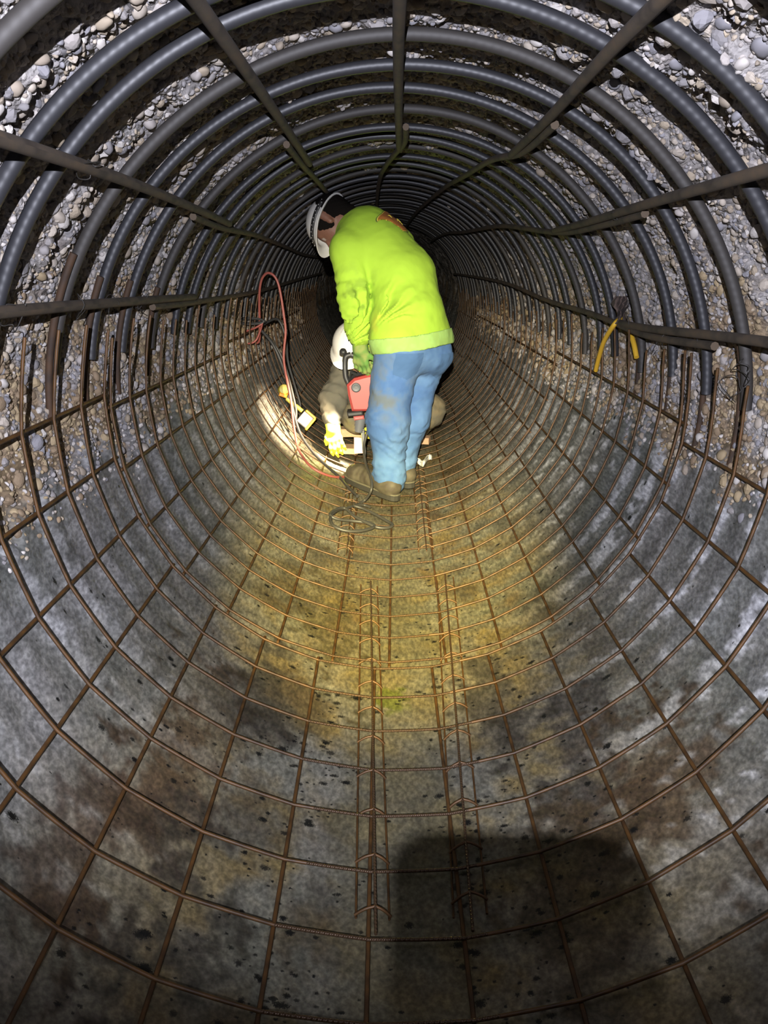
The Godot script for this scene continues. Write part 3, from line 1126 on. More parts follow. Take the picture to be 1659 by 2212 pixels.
func site_things() -> void:
	# grey metal box with a yellow bracket, and the round yellow tool case above it, leaning on the left mesh
	var c := on(660, 908, 0.70)
	var lean := Basis(Vector3.FORWARD, -0.85) * Basis(Vector3.UP, 0.25)
	var t := thing("metal_box", "grey and white metal box in a yellow bracket on the left mesh", "tool", c)
	part("housing", box(Vector3(0.075, 0.055, 0.11), 0.006, Transform3D(lean, Vector3.ZERO)), M.grey_metal, t)
	part("cover", box(Vector3(0.070, 0.012, 0.104), 0.003, Transform3D(lean, lean * Vector3(0, 0.033, 0))), mat(Color(0.4, 0.4, 0.4), 0.4), t, "white cover plate")
	part("bracket", box(Vector3(0.012, 0.072, 0.118), 0.003, Transform3D(lean, lean * Vector3(0.044, 0, 0))), M.yellow, t, "yellow bracket")
	part("bracket", box(Vector3(0.086, 0.012, 0.118), 0.003, Transform3D(lean, lean * Vector3(0, -0.034, 0))), M.yellow, t)
	c = on(612, 842, 0.70)
	t = thing("tool_case", "round yellow tool head with an orange lower half by the dark cables", "tool", c)
	var face := Basis(Vector3.UP, 0.35) * Basis(Vector3.RIGHT, PI / 2 - 0.25)
	part("head", lathe(PackedVector2Array([Vector2(0.001, -0.03), Vector2(0.026, -0.03), Vector2(0.030, -0.02), Vector2(0.030, 0.024), Vector2(0.026, 0.03), Vector2(0.001, 0.03)]), Transform3D(face, Vector3.ZERO), 18), mat(Color(0.24, 0.205, 0.035), 0.55), t)
	part("guard", box(Vector3(0.046, 0.022, 0.07), 0.005, Transform3D(Basis(Vector3.FORWARD, 0.35), Vector3(0.002, -0.026, 0.006))), mat(Color(0.45, 0.18, 0.015), 0.5), t, "orange guard")
	part("grip", box(Vector3(0.03, 0.035, 0.04), 0.006, Transform3D(Basis(Vector3.FORWARD, 0.7), Vector3(0.028, -0.05, 0.0))), M.black, t, "black grip")
	part("handle", tube(smooth_line(PackedVector3Array([Vector3(0.02, -0.05, 0.01), Vector3(0.05, -0.075, 0.02), Vector3(0.08, -0.095, 0.03), Vector3(0.11, -0.12, 0.035)]), 6), 0.013, 8), mat(Color(0.24, 0.205, 0.035), 0.55), t)
	# timber
	single("timber_board", box(Vector3(0.16, 0.05, 0.10), 0.003, Transform3D(Basis(Vector3.UP, 0.1), at(752, 932, 4.45))), M.wood, "tan timber board lying beside the yellow glove", "board")
	single("timber_board", box(Vector3(0.13, 0.035, 0.12), 0.003, Transform3D(Basis(Vector3.UP, -0.1), at(752, 970, 4.30))), M.wood, "pale timber offcut on the mesh in front of the yellow glove", "board")
	single("wood_block", box(Vector3(0.055, 0.085, 0.05), 0.003, Transform3D(Basis(Vector3.UP, 0.15), at(776, 962, 4.12))), mat(Color(0.55, 0.40, 0.32), 0.8), "pinkish wood block standing under the tip of the hammer", "block")
	single("wood_block", box(Vector3(0.055, 0.042, 0.09), 0.003, Transform3D(Basis(Vector3.UP, -0.2), on(919, 950, 0.728))), mat(Color(0.40, 0.25, 0.17), 0.85), "small reddish wood block on the mesh right of the blue jeans", "block")
	# white stick in the yellow glove
	single("white_stick", tube(PackedVector3Array([at(702, 943, 4.12), at(712, 957, 4.11), at(725, 973, 4.10)]), 0.0055, 6), M.white, "thin white stick held under the yellow glove", "stick")


func hammer() -> void:
	var d := 3.80
	var o := at(772, 860, d)
	var t := thing("demolition_hammer", "red and black electric demolition hammer pointed at the floor", "power tool", o)
	var pl := func(list: Array) -> PackedVector2Array:
		var out := PackedVector2Array()
		for q in list:
			var p := at(q[0], q[1], d) - o
			out.append(Vector2(p.x, p.y))
		return out
	var body := func(list: Array, depth: float, bevel: float, back := 0.0) -> ArrayMesh:
		var poly: PackedVector2Array = pl.call(list)
		if Geometry2D.is_polygon_clockwise(poly):
			poly.reverse()
		return prism(poly, depth, bevel, Transform3D(Basis(), Vector3(0, 0, -back)))
	part("red_housing", body.call([[750, 829], [765, 815], [795, 807], [812, 806], [812, 884], [785, 885], [761, 885], [753, 852]], 0.10, 0.012), M.red, t, "red gear housing")
	part("motor_housing", body.call([[752, 826], [757, 800], [772, 806], [786, 800], [788, 735], [806, 722], [815, 730], [815, 806], [795, 806], [768, 812]], 0.085, 0.01, 0.012), M.black, t, "black motor housing")
	part("vent_cover", lathe(PackedVector2Array([Vector2(0.001, 0.0), Vector2(0.023, 0.0), Vector2(0.0245, 0.004), Vector2(0.019, 0.008), Vector2(0.017, 0.005), Vector2(0.001, 0.006)]), Transform3D(Basis(Vector3.RIGHT, PI / 2), at(770, 834, d) - o + Vector3(0, 0, 0.048)), 20), mat(Color(0.06, 0.065, 0.07), 0.5), t, "round black vent cover")
	part("collar", body.call([[750, 887], [783, 884], [786, 893], [752, 897]], 0.10, 0.006), M.black, t)
	part("collar", body.call([[764, 897], [786, 895], [787, 902], [766, 905]], 0.088, 0.006), mat(Color(0.45, 0.10, 0.10), 0.4), t, "red ring")
	var bellows := PackedVector2Array([Vector2(0.001, -0.075)])
	for k in 9:
		bellows.append(Vector2(0.019 + 0.0012 * k, -0.075 + 0.0095 * k))
		bellows.append(Vector2(0.025 + 0.0012 * k, -0.0715 + 0.0095 * k))
	bellows.append(Vector2(0.001, 0.012))
	part("ribbed_sleeve", lathe(bellows, Transform3D(Basis(Vector3.FORWARD, 0.16) , at(779, 903, d) - o), 18), mat(Color(0.10, 0.105, 0.12), 0.4), t, "dark ribbed chuck sleeve")
	part("bit", tube(PackedVector3Array([at(783, 925, d) - o, at(787, 975, d + 0.02) - o, at(789, 1000, d + 0.03) - o]), 0.009, 8, PackedFloat32Array([0.010, 0.009, 0.003])), M.grey_metal, t, "steel bit")
	part("side_handle", tube(smooth_line(PackedVector3Array([at(755, 832, d) - o, at(747, 815, d + 0.01) - o, at(745, 790, d + 0.02) - o, at(747, 771, d + 0.02) - o, at(758, 766, d + 0.02) - o]), 6), 0.014, 10), M.black, t, "black bow handle")
	part("side_handle", tube(smooth_line(PackedVector3Array([at(758, 766, d + 0.02) - o, at(778, 772, d + 0.02) - o, at(800, 764, d + 0.03) - o]), 6), 0.0145, 10), M.black, t)
	part("trigger", box(Vector3(0.035, 0.010, 0.02), 0.003, Transform3D(Basis(Vector3.FORWARD, -0.3), at(783, 797, d) - o + Vector3(0, 0, 0.04))), mat(Color(0.75, 0.22, 0.02), 0.4), t, "orange trigger")


# ---------------------------------------------------------------- people
func finger(out: Array, root: Vector3, dir: Vector3, bend: Vector3, lens: Array, radius: float, curl: float) -> void:
	var p := root
	var d := dir.normalized()
	for i in lens.size():
		var q: Vector3 = p + d * lens[i]
		out.append(bone(p, q, radius * (1.0 - 0.1 * i), radius * (0.9 - 0.1 * i)))
		p = q
		d = (d + bend * curl).normalized()


func hand_bones(wrist: Vector3, dir: Vector3, palm: Vector3, curl: float, thumb_side: float) -> Array:
	# dir: from the wrist to the knuckles; palm: the way the palm faces
	dir = dir.normalized()
	palm = (palm - dir * palm.dot(dir)).normalized()
	var across := dir.cross(palm) * thumb_side      # towards the thumb
	var out := []
	var k := wrist + dir * 0.085
	for i in 4:
		var s := (1.5 - i) * 0.0205
		out.append(bone(wrist + dir * 0.012 + across * s * 0.7, k + across * s - dir * 0.004 * absf(i - 1.0), 0.0165, 0.0135))
	var lens := [[0.042, 0.026, 0.022], [0.047, 0.030, 0.024], [0.044, 0.028, 0.023], [0.034, 0.022, 0.019]]
	for i in 4:
		var s := (1.5 - i) * 0.0235
		finger(out, k + across * s - dir * 0.004 * absf(i - 1.0), dir + across * (1.5 - i) * 0.06 + palm * curl * 0.35, palm, lens[i], 0.0108 if i < 3 else 0.0098, curl)
	finger(out, wrist + dir * 0.025 + across * 0.026, dir * 0.7 + across * 0.75 + palm * 0.35, palm * 0.7 - across * 0.4 + dir * 0.2, [0.040, 0.034, 0.027], 0.0125, curl * 0.8)
	return out


func hard_hat(parent: Node3D, centre: Vector3, up: Vector3, front: Vector3, size: float, material: Material, peak := 0.42) -> MeshInstance3D:
	front = (front - up * front.dot(up)).normalized()
	var side := up.cross(front)
	var v := PackedVector3Array()
	var idx := PackedInt32Array()
	const N := 48
	var prof := []      # (share of the radius, height): up the outside, then the brim, then the inside
	for k in 11:
		var a := PI / 2 * (1.0 - k / 10.0)
		prof.append([cos(a), sin(a) * 1.0, 0.0])
	prof.append([1.05, -0.04, 0.3])
	prof.append([1.08, -0.09, 1.0])
	prof.append([1.06, -0.13, 1.0])
	prof.append([1.0, -0.10, 0.25])
	for k in 11:
		var a := PI / 2 * (k / 10.0)
		prof.append([cos(a) * 0.94, sin(a) * 0.92 - 0.02, 0.0])
	for q in prof:
		for i in N:
			var a := TAU * i / N
			var c := cos(a)
			var s := sin(a)
			var visor: float = q[2] * (0.10 + peak * pow(maxf(c, 0.0), 2.5))
			var ridge: float = 1.0 + (0.03 * exp(-pow(s / 0.16, 2.0)) + 0.018 * exp(-pow((absf(s) - 0.45) / 0.12, 2.0))) * clampf(q[1] * 1.6, 0.0, 1.0)
			var r: float = q[0] + visor
			v.append(centre + (front * (c * r * 1.16) + side * (s * r * 0.94) + up * (q[1] * ridge * 1.06 - 0.12 * q[2] * maxf(c, 0.0))) * size)
	for j in prof.size() - 1:
		for i in N:
			var b := j * N + i
			var e := j * N + (i + 1) % N
			idx.append_array([b, e, b + N, e, e + N, b + N])
	return part("hard_hat", make(v, idx), material, parent, "white hard hat")


func hat_band(parent: Node3D, centre: Vector3, up: Vector3, front: Vector3, size: float) -> void:
	front = (front - up * front.dot(up)).normalized()
	var side := up.cross(front)
	var p := PackedVector3Array()
	for i in 49:
		var a := TAU * i / 48.0
		p.append(centre + (front * cos(a) * 1.16 + side * sin(a) * 0.94) * size * 0.985 + up * size * 0.19)
	var st := SurfaceTool.new()
	st.begin(Mesh.PRIMITIVE_TRIANGLES)
	var rim := []
	for i in 48:
		var out := (p[i] - centre - up * size * 0.19).normalized()
		rim.append([p[i] - up * 0.011 + out * 0.004, p[i] - up * 0.011 + out * 0.0075, p[i] + up * 0.011 + out * 0.0045, p[i] + up * 0.011 + out * 0.001])
	for i in 48:
		var e := (i + 1) % 48
		for k in 4:
			var m := (k + 1) % 4
			for q in [rim[i][k], rim[i][m], rim[e][k], rim[i][m], rim[e][m], rim[e][k]]:
				st.add_vertex(q)
	st.generate_normals()
	var band := part("strap", st.commit(), M.black, parent, "black strap with pale flecks round the hat")
	var dots := SurfaceTool.new()
	dots.begin(Mesh.PRIMITIVE_TRIANGLES)
	for i in range(0, 48, 1):
		var out := (p[i] - centre - up * size * 0.19).normalized()
		var along := (p[(i + 1) % 48] - p[i]).normalized()
		var c := p[i] + out * 0.0062 + up * (0.004 if i % 2 == 0 else -0.004)
		var b := box(Vector3(0.0035, 0.003, 0.003), 0.0006, Transform3D(Basis(along, up, along.cross(up)), c))
		dots.append_from(b, 0, Transform3D())
	var fl := part("fleck", dots.commit(), M.white, band)
	fl.set_meta("kind", "stuff")


func boot(parent: Node3D, heel: Vector3, toe: Vector3, down: Vector3, ankle: Vector3) -> void:
	var f := (toe - heel).normalized()
	var up := -down
	var side := f.cross(up).normalized()
	var l := heel.distance_to(toe)
	var b := [
		bone(heel + f * 0.045 + up * 0.062, heel + f * 0.10 + up * 0.070, 0.046, 0.048), bone(heel + f * 0.10 + up * 0.072, heel + f * (l - 0.07) + up * 0.050, 0.050, 0.047), bone(heel + f * (l - 0.08) + up * 0.050, heel + f * (l - 0.047) + up * 0.048, 0.050, 0.044),
		bone(heel + f * 0.055 + up * 0.07, ankle, 0.050, 0.053)]
	var tone := func(p: Vector3) -> Color: return Color(0.042, 0.035, 0.024).lerp(Color(0.08, 0.07, 0.05), clampf(0.5 + n_mid.get_noise_3dv(p * 5.0) * 1.6, 0.0, 1.0))
	var cutter := func(p: Vector3, d: float) -> float:
		return maxf(d + 0.0015 * sin((p - heel).dot(f) * 190.0) * smoothstep(0.16, 0.2, (p - heel).dot(f)) * 0.6, 0.028 - (p - heel).dot(up))
	var shoe := part("work_boot", flesh(b, 0.03, 0.0065, tone, cutter), M.leather, parent, "muddy brown work boot")
	# the sole: an outline swept round the upper
	var poly := PackedVector2Array()
	for i in 28:
		var a := TAU * i / 28.0
		var u := 0.5 - 0.5 * cos(a)
		var w := 0.057 * pow(absf(sin(a)), 0.6) * (0.86 + 0.22 * smoothstep(0.35, 0.75, u) - 0.06 * sin(u * PI)) * signf(sin(a))
		poly.append(Vector2(u * (l + 0.012) - 0.006, w))
	if Geometry2D.is_polygon_clockwise(poly):
		poly.reverse()
	part("sole", prism(poly, 0.030, 0.005, Transform3D(Basis(f, side, up) if f.cross(side).dot(up) > 0.0 else Basis(f, -side, up), heel + up * 0.016)), mat(Color(0.02, 0.019, 0.016), 0.8), shoe)
	part("welt", prism(poly, 0.008, 0.002, Transform3D(Basis(f * 1.02, (side if f.cross(side).dot(up) > 0.0 else -side) * 1.04, up), heel + up * 0.034)), mat(Color(0.085, 0.078, 0.055), 0.8), shoe)


func head_mesh(c: Vector3, up: Vector3, face: Vector3, size: float, neck: Vector3, skin: Color) -> ArrayMesh:
	var side := up.cross(face).normalized()
	var s := size
	var b := [
		bone(c + up * 0.03 * s - face * 0.02 * s, c + up * 0.03 * s + face * 0.02 * s, 0.086 * s, 0.08 * s), bone(c - up * 0.03 * s + face * 0.035 * s, c - up * 0.085 * s + face * 0.055 * s, 0.062 * s, 0.036 * s),
		bone(c + face * 0.085 * s + up * 0.012 * s, c + face * 0.108 * s - up * 0.022 * s, 0.010 * s, 0.016 * s), bone(c - up * 0.05 * s - face * 0.02 * s, neck, 0.056 * s, 0.062 * s),
		bone(c - up * 0.055 * s + face * 0.088 * s + side * 0.018 * s, c - up * 0.055 * s + face * 0.088 * s - side * 0.018 * s, 0.0085 * s, 0.0085 * s),
		bone(c + up * 0.028 * s + face * 0.080 * s + side * 0.035 * s, c + up * 0.028 * s + face * 0.084 * s + side * 0.012 * s, 0.011 * s, 0.010 * s), bone(c + up * 0.028 * s + face * 0.080 * s - side * 0.035 * s, c + up * 0.028 * s + face * 0.084 * s - side * 0.012 * s, 0.011 * s, 0.010 * s)]
	for k in [-1.0, 1.0]:
		b.append(bone(c + side * 0.080 * s * k + up * 0.02 * s - face * 0.012 * s, c + side * 0.077 * s * k - up * 0.028 * s, 0.016 * s, 0.011 * s))
	var eye0: Vector3 = c + up * 0.008 * s + face * 0.085 * s
	var tone := func(p: Vector3) -> Color:
		for k in [-1.0, 1.0]:
			if p.distance_to(eye0 + side * 0.03 * s * k) < 0.013 * s:
				return Color(0.35, 0.3, 0.28) if p.distance_to(eye0 + side * 0.03 * s * k) > 0.007 * s else Color(0.01, 0.008, 0.006)
		return skin
	return flesh(b, 0.022 * s, 0.0055, tone)


func worker_standing() -> void:
	var heel_l := on(857, 1084, 0.752)
	var toe_l := on(752, 1036, 0.752)
	var root := thing("person", "standing man in a lime shirt and blue jeans, bent over a red hammer", "person", heel_l)
	root.position = Vector3.ZERO
	var F := Vector3(-0.7, 0.0, -0.71).normalized()
	var R := Vector3(0.71, 0.0, -0.70).normalized()
	# joints
	var a_l := at(842, 1040, 3.60)
	var k_l := at(838, 912, 3.58)
	var h_l := at(858, 772, 3.60)
	var h_r := at(918, 775, 3.74)
	var k_r := at(889, 900, 3.78)
	var a_r := at(862, 1010, 3.80)
	var pelvis := at(890, 738, 3.67)
	var waist := at(886, 690, 3.68)
	var mid := at(868, 610, 3.75)
	var chest := at(812, 545, 3.83)
	var upper := at(790, 510, 3.87)
	var neck := at(752, 492, 3.92)
	var sh_l := at(752, 540, 3.72)
	var sh_r := at(858, 530, 4.00)
	var el_l := at(769, 652, 3.66)
	var wr_l := at(777, 728, 3.72)
	var el_r := at(838, 640, 4.02)
	var wr_r := at(803, 738, 3.94)
	# body: head, neck and forearms in one skin
	var head := at(721, 479, 3.90)
	var up := Vector3(-0.84, 0.30, -0.45).normalized()
	var face := Vector3(-0.30, -0.95, -0.05)
	face = (face - up * face.dot(up)).normalized()
	var skin := Color(0.15, 0.07, 0.045)
	part("body", head_mesh(head, up, face, 1.0, neck, skin), M.skin, root)
	# hair below the hat and down the nape
	var side := up.cross(face).normalized()
	var hb := [bone(head + up * 0.03 - face * 0.035, head + up * 0.03 + face * 0.0, 0.090, 0.088), bone(head - up * 0.01 - face * 0.05, head - up * 0.07 - face * 0.055, 0.066, 0.048)]
	for s in [-1.0, 1.0]:
		hb.append(bone(head + up * 0.02 + side * 0.05 * s + face * 0.02, head - up * 0.03 + side * 0.066 * s + face * 0.01, 0.034, 0.014))
	part("hair", flesh(hb, 0.02, 0.0065, flat_colour(Color(0.008, 0.007, 0.006)), func(p: Vector3, d: float) -> float: return d + 0.002 * sin(p.dot(up) * 400.0 + n_fine.get_noise_3dv(p) * 6.0)), M.hair, root)
	var hat_c := head + up * 0.028 + face * 0.012
	hard_hat(root, hat_c, up, face, 0.107, M.white, 0.16)
	hat_band(root, hat_c, up, face, 0.107)
	# shirt
	var hem_n := (mid - pelvis).normalized().lerp(Vector3(-0.12, 1.0, 0.0).normalized(), 0.75).normalized()
	var hem_p := at(893, 742, 3.60)
	var sb := [
		bone(pelvis - hem_n * 0.06, waist, 0.184, 0.170, F, 1.10), bone(waist, mid, 0.166, 0.172, F, 1.15), bone(mid, chest, 0.172, 0.165, F, 1.2), bone(chest, upper, 0.165, 0.135), bone(upper, neck, 0.105, 0.070),
		bone(upper, sh_l, 0.10, 0.090), bone(upper, sh_r, 0.10, 0.088), bone(h_l + Vector3(0, 0.09, 0), h_r + Vector3(0, 0.09, 0), 0.130, 0.126)]
	var arm := [bone(sh_l, el_l, 0.090, 0.072), bone(el_l, wr_l + (el_l - wr_l).normalized() * 0.03, 0.072, 0.056), bone(wr_l + (el_l - wr_l).normalized() * 0.03, wr_l, 0.050, 0.046)]
	var arm_r := [bone(sh_r, el_r, 0.088, 0.070), bone(el_r, wr_r, 0.068, 0.046)]
	var torso_axis := (chest - pelvis).normalized()
	var fan := at(808, 712, 3.55)
	var trunk := Flesh.new(sb, 0.06)
	var sleeve := Flesh.new(arm, 0.03)
	var sleeve_r := Flesh.new(arm_r, 0.03)
	var shirt_f := func(p: Vector3) -> float:
		var d0 := trunk.d(p)
		var d1 := minf(sleeve.d(p), sleeve_r.d(p))
		var h := maxf(0.014 - absf(d0 - d1), 0.0)
		var d := minf(d0, d1) - h * h * 0.25 / 0.014
		if absf(d) < 0.03:
			# folds that fan out from where the sleeve meets the hip
			var q := p - fan
			var r := q.length()
			var a := atan2(q.dot(torso_axis), q.dot(R) + 0.02)
			var fold := sin(a * 15.0 + n_mid.get_noise_3dv(p * 1.2) * 5.0)
			fold = 0.5 * fold + 0.5 * fold * absf(fold)
			d -= 0.0125 * fold * smoothstep(0.02, 0.10, r) * (1.0 - smoothstep(0.14, 0.36, r)) * smoothstep(-0.5, 0.1, a)
			var ring := sin((p - el_l).dot((wr_l - sh_l).normalized()) * 130.0 + n_mid.get_noise_3dv(p * 2.5) * 5.0)
			d -= 0.006 * ring * exp(-pow(d1 / 0.02, 2.0)) * exp(-pow((p.distance_to(el_l) - 0.03) / 0.12, 2.0))
			d -= n_mid.get_noise_3dv(p * 2.0) * 0.009
		var cut := -(p - hem_p).dot(hem_n)
		return maxf(d, cut)
	var lime := func(p: Vector3) -> Color:
		var c := Color(0.25, 0.41, 0.03)
		var grime := smoothstep(0.02, 0.42, n_mid.get_noise_3dv(p * 3.0) + 0.35 * n_fine.get_noise_3dv(p)) * exp(-pow(p.distance_to(at(776, 660, 3.62)) / 0.13, 2.0))
		c = c.lerp(Color(0.13, 0.22, 0.02), clampf(grime * 1.1, 0.0, 0.8))
		var mud := exp(-pow(p.distance_to(at(822, 700, 3.55)) / 0.05, 2.0)) * clampf(0.4 + n_mid.get_noise_3dv(p * 5.0) * 2.0, 0.0, 1.0)
		return c.lerp(Color(0.36, 0.34, 0.03), mud * 0.7)
	var bb := bounds(sb + arm + arm_r, 0.03)
	part("shirt", net(shirt_f, bb.position, bb.end, 0.0085, lime, [trunk, sleeve, sleeve_r], 0.014), M.cloth, root, "long-sleeved lime shirt")
	# the paler turned-up hem, a band with a thickness of its own
	var band_f := func(p: Vector3) -> float:
		var d := trunk.d(p) - 0.007 - n_mid.get_noise_3dv(p * 2.0) * 0.009
		var hgt := (p - hem_p).dot(hem_n) + 0.004 * sin(p.x * 16.0)
		return maxf(maxf(d, -(d + 0.016)), maxf(-hgt - 0.030, hgt - 0.042))
	part("hem_band", net(band_f, pelvis - Vector3(0.28, 0.20, 0.28), pelvis + Vector3(0.28, 0.22, 0.28), 0.0075, func(p: Vector3) -> Color: return Color(0.22, 0.36, 0.09).lerp(Color(0.25, 0.42, 0.12), clampf(n_mid.get_noise_3dv(p * 6.0) * 1.5, 0.0, 0.6)), [trunk], 0.006), M.cloth, root, "paler green hem band")
	var cuff_d := (wr_l - el_l).normalized()
	var cuff := [bone(wr_l - cuff_d * 0.018, wr_l + cuff_d * 0.018, 0.054, 0.052)]
	part("cuff", flesh(cuff, 0.01, 0.006, flat_colour(Color(0.25, 0.385, 0.037)), func(p: Vector3, d: float) -> float:
		var h := (p - wr_l).dot(cuff_d)
		return maxf(d, absf(h + 0.004) - 0.022)), M.cloth, root)
	# print on the back of the shirt: an orange-brown scalloped badge with a yellow outline and a curl of script
	var pc := at(840, 499, 3.88)
	var pw := torso_axis
	var outw := Vector3(0.28, 0.68, 0.68)
	var into := -((outw - pw * outw.dot(pw)).normalized())
	var pu := pw.cross(-into).normalized()
	if pu.x < 0.0:
		pu = -pu
	var badge := PackedVector2Array()
	for i in 56:
		var a := TAU * i / 56.0
		var r := 1.0 + 0.10 * cos(a * 4.0)
		badge.append(Vector2(cos(a) * 0.105 * r, sin(a) * 0.062 * r))
	var grown := func(k: float) -> PackedVector2Array:
		var out := PackedVector2Array()
		for q in badge:
			out.append(q * k)
		return out
	part("back_print", patch(shirt_f, pc, pu, pw, into, grown.call(1.10), 0.0015), mat(Color(0.10, 0.14, 0.02), 0.9), root, "dark outline of the printed badge")
	part("back_print", patch(shirt_f, pc, pu, pw, into, grown.call(1.04), 0.003), mat(Color(0.52, 0.46, 0.05), 0.9), root)
	part("back_print", patch(shirt_f, pc, pu, pw, into, badge, 0.0045), mat(Color(0.24, 0.085, 0.015), 0.9), root, "orange-brown printed badge")
	var scribble := [[-0.055, -0.02], [-0.05, 0.02], [-0.03, 0.03], [-0.024, 0.01], [-0.046, 0.0], [-0.02, -0.022], [0.0, -0.005], [0.012, 0.012], [0.02, -0.012], [0.034, 0.01], [0.042, -0.012], [0.06, 0.006], [0.074, -0.008]]
	var sp := PackedVector3Array()
	for q in scribble:
		var p: Vector3 = pc + pu * q[0] + pw * q[1] - into * 0.1
		for s in 40:
			var d: float = shirt_f.call(p)
			if d < 0.006:
				break
			p += into * maxf((d - 0.006) * 0.8, 0.0005)
		sp.append(p)
	part("print_script", tube(smooth_line(sp, 5), 0.0018, 5), mat(Color(0.52, 0.46, 0.05), 0.9), root, "yellow script stroke")
	# jeans
	var jb_l := [bone(h_l + Vector3(0, 0.06, 0), k_l, 0.112, 0.098), bone(k_l, a_l + (k_l - a_l) * 0.12, 0.098, 0.074), bone(a_l + (k_l - a_l) * 0.12, a_l - (k_l - a_l) * 0.05, 0.075, 0.070)]
	var jb_r := [bone(h_r + Vector3(0, 0.06, 0), k_r, 0.108, 0.090), bone(k_r, a_r + (k_r - a_r) * 0.1, 0.090, 0.074), bone(a_r + (k_r - a_r) * 0.1, a_r - (k_r - a_r) * 0.06, 0.076, 0.072)]
	var hipb := [bone(h_l + Vector3(0, 0.085, 0), h_r + Vector3(0, 0.085, 0), 0.108, 0.106), bone(h_l - F * 0.05 + Vector3(0, 0.03, 0), h_r - F * 0.05 + Vector3(0, 0.03, 0), 0.100, 0.098)]
	var leg_l := Flesh.new(jb_l, 0.05)
	var leg_r := Flesh.new(jb_r, 0.05)
	var hips := Flesh.new(hipb, 0.04)
	var jeans_f := func(p: Vector3) -> float:
		var dl := leg_l.d(p)
		var dr := leg_r.d(p)
		var dh := hips.d(p)
		var k := 0.045
		var h := maxf(k - absf(dl - dh), 0.0)
		var d := minf(dl, dh) - h * h * 0.25 / k
		h = maxf(0.03 - absf(d - dr), 0.0)
		d = minf(d, dr) - h * h * 0.25 / 0.03
		if absf(d) < 0.03:
			var n := n_mid.get_noise_3dv(p * 1.8)
			var low := smoothstep(-0.1, -0.62, p.y)
			var ring := sin(p.y * 95.0 + n * 9.0 + p.x * 22.0)
			d -= 0.0050 * ring * (0.25 + 0.75 * low) * (0.4 + 0.6 * clampf(n * 3.0 + 0.5, 0.0, 1.0))
			d -= n * 0.010
		return maxf(d, (p.y - hem_p.y) - 0.03)
	var denim := func(p: Vector3) -> Color:
		var n := n_mid.get_noise_3dv(p * 1.7)
		var f := n_fine.get_noise_3dv(p)
		var c := Color(0.045, 0.105, 0.25).lerp(Color(0.075, 0.155, 0.31), clampf(0.5 + n * 1.2 + f * 0.4, 0.0, 1.0))
		var mud := exp(-pow(p.distance_to(at(815, 850, 3.47)) / 0.16, 2.0)) * clampf(0.35 + n * 1.8 + f * 0.5, 0.0, 1.0)
		mud = maxf(mud, exp(-pow(p.distance_to(at(832, 905, 3.44)) / 0.035, 2.0)))
		return c.lerp(Color(0.10, 0.103, 0.08), clampf(mud, 0.0, 0.75))
	bb = bounds(jb_l + jb_r + hipb, 0.03)
	part("jeans", net(jeans_f, bb.position, bb.end, 0.0085, denim, [leg_l, leg_r, hips], 0.014), M.cloth, root, "worn blue jeans")
	var pocket := PackedVector2Array([Vector2(-0.062, 0.045), Vector2(0.062, 0.045), Vector2(0.058, -0.055), Vector2(0.0, -0.08), Vector2(-0.058, -0.055)])
	var inw := (F * 0.9 + Vector3(-0.25, 0, -0.35)).normalized()
	var across := inw.cross(Vector3.UP).normalized()
	var pk := mat(Color(0.042, 0.098, 0.215), 0.9)
	for s in [[at(900, 786, 3.45), inw], [at(955, 782, 3.66), (F * 0.95 + Vector3(-0.4, 0, -0.1)).normalized()]]:
		var acr: Vector3 = s[1].cross(Vector3.UP).normalized()
		part("back_pocket", patch(jeans_f, s[0], acr, Vector3.UP, s[1], pocket, 0.004), pk, root)
	# boots
	boot(root, heel_l, toe_l, Vector3(-0.06, -1, 0).normalized(), a_l)
	var heel_r := on(888, 1056, 0.752)
	boot(root, heel_r, heel_r + Vector3(-0.42, 0.02, -0.9).normalized() * 0.29, Vector3(0.05, -1, 0.03).normalized(), a_r)
	# gloves on the handle of the hammer
	var hd := Vector3(0.03, -1.0, -0.12).normalized()
	var gl := hand_bones(wr_l + hd * 0.045, hd, Vector3(0.55, 0.0, -0.83), 0.95, 1.0)
	gl.append(bone(wr_l, wr_l + hd * 0.06, 0.040, 0.038))
	var green := func(p: Vector3) -> Color: return Color(0.085, 0.19, 0.035).lerp(Color(0.18, 0.22, 0.06), clampf(0.4 + n_mid.get_noise_3dv(p * 6.0) * 1.5, 0.0, 1.0))
	part("glove", flesh(gl, 0.012, 0.0042, green), M.cloth, root, "dark green work glove")
	var gr := hand_bones(wr_r, Vector3(-0.2, -1.0, -0.1), Vector3(-0.5, 0.0, 0.8), 0.95, -1.0)
	gr.append(bone(wr_r + Vector3(0, 0.02, 0), wr_r - Vector3(0, 0.02, 0), 0.040, 0.036))
	part("glove", flesh(gr, 0.012, 0.005, green), M.cloth, root)


